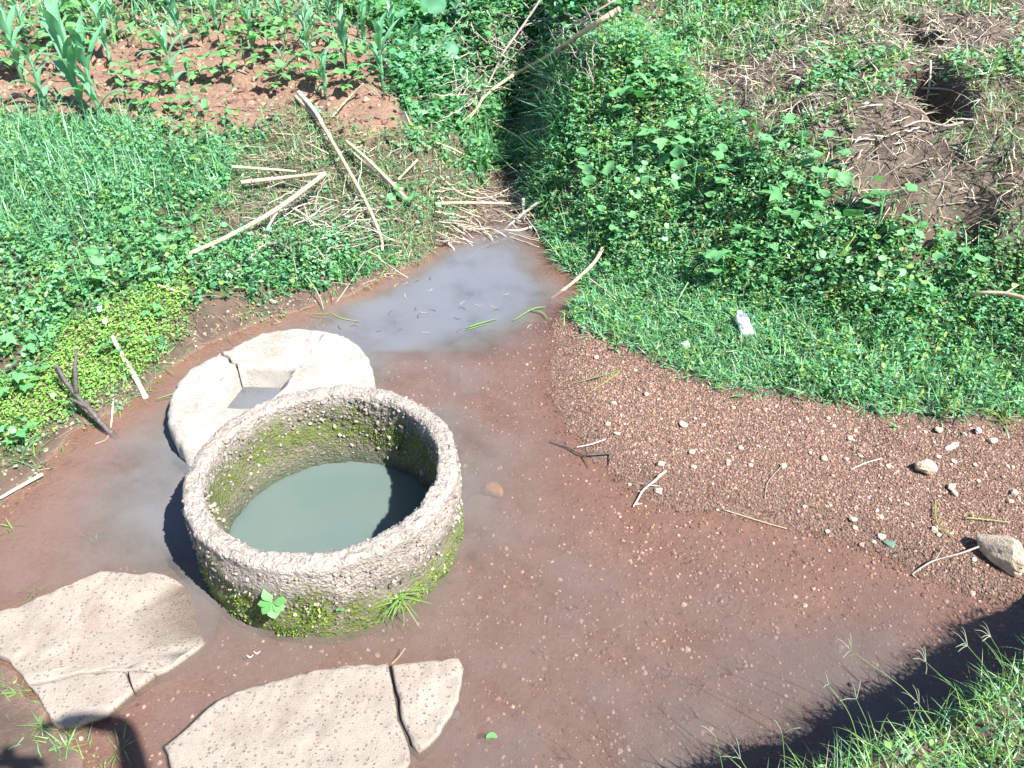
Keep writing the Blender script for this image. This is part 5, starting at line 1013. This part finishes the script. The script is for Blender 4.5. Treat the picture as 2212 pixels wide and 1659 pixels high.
for k in range(170):
    a0, c0 = rng.uniform(970, 1290), rng.uniform(-10, 215); an = rng.uniform(0, PI); L = rng.uniform(40, 120)
    if c0 > 230 - .55 * (a0 - 1000) + 40: continue
    q = [(a0, c0, rng.uniform(.1, .35)), (a0 + L * .5 * math.cos(an), c0 + L * .4 * math.sin(an), rng.uniform(.15, .4)), (a0 + L * math.cos(an), c0 + L * .7 * math.sin(an), rng.uniform(.05, .3))]
    stick(q, rng.uniform(.0025, .005), .002, [M_grey, M_pale, M_grey][k % 3], 'thin bare twig in the dead brush at top centre', 'twig', 'dry_twig', n=5, k=5, group='twigs of the dead brush at top centre', wob=.006)
for k in range(70):
    a0, c0 = rng.uniform(1480, 2212), rng.uniform(0, 500); an = rng.uniform(0, PI); L = rng.uniform(30, 90)
    if c0 > 150 + .45 * (a0 - 1450): continue
    q = [(a0, c0, .02), (a0 + L * .5 * math.cos(an), c0 + L * .4 * math.sin(an), rng.uniform(.03, .1)), (a0 + L * math.cos(an), c0 + L * .7 * math.sin(an), .02)]
    stick(q, rng.uniform(.003, .006), .0025, [M_grey, M_pale, M_cane][k % 3], 'thin dead stem lying on the dry upper right slope', 'twig', 'dry_twig', n=5, k=5, group='dead stems on the upper right slope', wob=.004)

# ------------------------------------------------------------------ litter and floating bits
def crumple(name, px, py, size, label, cat, mat, seed, dz=.02, group=None):
    import bmesh
    bm = bmesh.new(); bmesh.ops.create_icosphere(bm, subdivisions=4, radius=1); co = np.array([v_.co for v_ in bm.verts])
    n_ = fbm(co[:, 0] * 2.2 + seed, co[:, 1] * 2.2 + co[:, 2] * 2.6, seed, 4); co *= (.75 + 1.3 * n_)[:, None] * np.asarray(size)
    for v_, c_ in zip(bm.verts, co): v_.co = c_
    me = bpy.data.meshes.new(name); bm.to_mesh(me); bm.free(); o = obj(name, me, mat, None, T1(px, py) + [0, 0, dz]); o.rotation_euler = (rng.uniform(0, 1), rng.uniform(0, 1), rng.uniform(0, 6)); return tag(o, label, cat, group)
p = T1(1605, 712); bt = tag(empty('white_bottle', p + [0, 0, .035], 0), 'crushed white plastic container with a grey mark lying on the right bank grass', 'container'); bt.rotation_euler = (.15, -.35, 1.75); bt.scale = (1.25, 1.25, 1.25)
prof = [(-.06, .012), (-.055, .03), (-.02, .032), (.0, .026), (.02, .032), (.045, .028), (.055, .014), (.072, .013), (.074, .002)]
P = np.array([(x, 0, 0) for x, _ in prof]); V, F = tube(smoothpath(P, 4), np.interp(np.linspace(0, 8, 33), range(9), [r_ for _, r_ in prof]), 18); V[:, 2] *= .7; V += .004 * np.stack([0 * V[:, 0], fbm(V[:, 0] * 40, V[:, 2] * 40, 3), fbm(V[:, 0] * 40, V[:, 1] * 40, 6)], -1)
obj('body', mesh('bottle_body', V, F), M_white, bt)
u = np.linspace(-.6, .6, 7); xs = np.linspace(.022, .042, 5); G = np.array([[x, .0325 * math.sin(a_), .0325 * .7 * math.cos(a_) + .0025] for x in xs for a_ in u]); ii = np.arange(4)[:, None] * 7 + np.arange(6)[None]
obj('printed_mark', mesh('bottle_mark', G, np.stack([ii, ii + 7, ii + 8, ii + 1], -1).reshape(-1, 4)), M_ink, bt)
crumple('plastic_wrapper', 1480, 750, (.035, .025, .02), 'crumpled translucent white wrapper at the edge of the right bank grass', 'litter', M_white, 5)
crumple('white_rag', 1036, 12, (.10, .09, .13), 'white rag caught on brush at the top edge', 'rag', M_white, 8, .35)
crumple('plastic_scrap', 2110, 937, (.022, .018, .014), 'white plastic scrap at the gravel edge on the far right', 'litter', M_white, 9)
crumple('plastic_scrap', 229, 708, (.016, .022, .018), 'white plastic scrap on the left bank, upper of two above the pale stick', 'litter', M_white, 10, .12)
crumple('plastic_scrap', 238, 728, (.014, .017, .016), 'white plastic scrap on the left bank, lower of two touching the pale stick', 'litter', M_white, 12, .1)
crumple('white_stones', 1875, 200, (.09, .05, .035), 'whitish lump of rubble on the dry slope below the hollow at upper right', 'rubble', M_stone, 14)
crumple('teal_scrap', 748, 726, (.012, .008, .006), 'tiny teal scrap on the back edge of the well cover', 'litter', mat_flat('teal', (.02, .38, .32), .4), 15, .03)
def floater(pts, W, label, z=.006, mat=None, name='floating_leaf', cat='leaf', group=None):
    P = smoothpath(np.array([at(a_, c_, z) for a_, c_ in pts]), 5); o_ = P[0].copy(); u_ = np.linspace(0, 1, len(P)); V, F = ribbon(P - o_, W * np.sin(PI * np.clip(u_ * .95 + .03, 0, 1)) ** .6 + .0005, .15)
    tag(obj(name, mesh(name, V, F), mat or M_gr1, None, o_), label, cat, group)
floater([(1008, 708), (1040, 698), (1076, 688)], .007, 'long green leaf blade floating on the milky pool, upper of a pair', .012)
floater([(1006, 713), (1030, 706), (1052, 700)], .005, 'shorter green leaf blade floating on the milky pool, lower of a pair', .008)
floater([(660, 676), (700, 679), (716, 676)], .004, 'bent grass blade floating near the left shore of the pool', .008); floater([(716, 676), (740, 688), (780, 695)], .003, 'yellow grass blade floating right of the bent green one', .006, M_gry)
floater([(1110, 692), (1150, 668), (1180, 662)], .006, 'grass blade drooping into the water at the right shore corner', .02); floater([(1140, 668), (1170, 674), (1185, 690)], .005, 'short grass blade below the drooping one at the right shore corner', .02)
floater([(1050, 1594), (1062, 1588), (1074, 1593)], .010, 'small green leaf floating right of the front slab', .006, M_bean); floater([(338, 862), (375, 850), (372, 846)], .005, 'green blade floating beside the pale stick', .01)
floater([(1380, 780), (1340, 800), (1245, 826)], .004, 'long grass runner lying across the gravel below the loose tuft', .05); floater([(1380, 775), (1330, 810), (1270, 850)], .003, 'thin yellow runner lying across the gravel below the loose tuft', .05, M_gry)
for a_, c_, lb in [(1245, 1310, 'dark sunken leaf in the shallow water right of the ring'), (1170, 1405, 'dark sunken sliver in the water beyond the front slab'), (555, 1412, 'pale leaf scrap floating between the slabs'), (540, 1420, 'pale leaf scrap standing in water between the slabs')]:
    dk = 'dark' in lb; floater([(a_ - 7, c_ - 5 + (a_ % 3)), (a_, c_), (a_ + 8, c_ + (5 if dk else -6))], .004 if dk else .0022, lb, .003 if dk else .008, M_dark if dk else M_pale, 'leaf_scrap')
for k in range(46):
    a_, c_ = rng.uniform(560, 1150), rng.uniform(600, 720); 
    p = at(a_, c_, 0)
    if H(p[0], p[1]) > -.02: continue
    an = rng.uniform(0, 6); floater([(a_, c_), (a_ + 9 * math.cos(an), c_ + 5 * math.sin(an)), (a_ + 18 * math.cos(an + .3), c_ + 10 * math.sin(an + .3))], .0015, 'sliver of dead grass floating on the upper pool', .004, M_dark if k % 2 else M_cane, 'floating_straw', 'straw', 'floating bits on the upper pool')

# ------------------------------------------------------------------ the photographer, whose shadow falls at the lower left
def person():
    z0 = float(H(.45, -.35)); J = {'pelvis': (.42, -.42, z0 + .95), 'waist': (.42, -.41, z0 + 1.12), 'chest': (.43, -.37, z0 + 1.34), 'neck': (.43, -.33, 2.46), 'head': (.42, -.27, 2.56), 'crown': (.42, -.25, 2.68),
        'shR': (.54, -.30, 2.42), 'elR': (.43, .06, 2.74), 'wrR': (.29, .06, 2.77), 'haR': (.21, .055, 2.75), 'shL': (.28, -.33, 2.40), 'elL': (.16, -.16, 2.40), 'wrL': (.07, -.03, 2.58), 'haL': (.03, -.005, 2.655),
        'hiR': (.51, -.42, z0 + .9), 'knR': (.53, -.38, z0 + .5), 'anR': (.53, -.43, z0 + .08), 'toR': (.55, -.25, z0 + .04), 'hiL': (.33, -.42, z0 + .9), 'knL': (.31, -.38, z0 + .5), 'anL': (.30, -.43, z0 + .08), 'toL': (.29, -.25, z0 + .04)}
    E_ = [('pelvis', 'waist'), ('waist', 'chest'), ('chest', 'neck'), ('neck', 'head'), ('head', 'crown'), ('chest', 'shR'), ('shR', 'elR'), ('elR', 'wrR'), ('wrR', 'haR'), ('chest', 'shL'), ('shL', 'elL'), ('elL', 'wrL'), ('wrL', 'haL'), ('pelvis', 'hiR'), ('hiR', 'knR'), ('knR', 'anR'), ('anR', 'toR'), ('pelvis', 'hiL'), ('hiL', 'knL'), ('knL', 'anL'), ('anL', 'toL')]
    rad = {'pelvis': .14, 'waist': .12, 'chest': .14, 'neck': .055, 'head': .085, 'crown': .075, 'shR': .065, 'shL': .065, 'elR': .04, 'elL': .04, 'wrR': .028, 'wrL': .028, 'haR': .032, 'haL': .022, 'hiR': .09, 'hiL': .09, 'knR': .06, 'knL': .06, 'anR': .045, 'anL': .045, 'toR': .04, 'toL': .04}
    nm = list(J); me = bpy.data.meshes.new('person'); me.from_pydata([J[k] for k in nm], [(nm.index(a_), nm.index(b_)) for a_, b_ in E_], []); o = obj('person', me)
    sm = o.modifiers.new('skin', 'SKIN'); 
    if not me.skin_vertices: bpy.context.view_layer.objects.active = o
    if me.skin_vertices:
        for v_, k in zip(me.skin_vertices[0].data, nm): v_.radius = (rad[k], rad[k]); v_.use_root = (k == 'pelvis')
    sb = o.modifiers.new('sub', 'SUBSURF'); sb.levels = 2; sb.render_levels = 2
    me.materials.append(mat_flat('dark_clothes', (.06, .07, .11), .8)); tag(o, 'person in dark clothes behind the camera, holding up a phone; only their shadow shows', 'person')
    for h, (wx_, wy_, wz_), dr in (('right', J['haR'], (-1, 0, 0)), ('left', J['haL'], (0, .3, .5))):
        for k in range(5):
            b_ = np.array([wx_, wy_, wz_]) + np.array([0, -.012 + .006 * k, .03 - .015 * k]); q = b_ + np.array(dr) * (.05 if k else .03); V, F = tube(smoothpath([b_, q, q + np.array([0, -.02, -.01])], 4), [.009] * 9 if False else np.linspace(.009, .006, len(smoothpath([b_, q, q], 4))), 6); obj('finger', mesh('finger', V, F), mat_flat('skin', (.20, .11, .07), .6) if 'skin' not in bpy.data.materials else bpy.data.materials['skin'], o)
    P = np.array([(-.01, -.02), (.155, -.02), (.155, -.028), (-.01, -.028)]); o2 = obj('phone', slab_mesh('phone', P, 2.69, 2.615, .002, 1, 0.0), mat_flat('black_case', (.03, .03, .03), .3)); tag(o2, 'black phone held up by the person behind the camera', 'phone')
person()
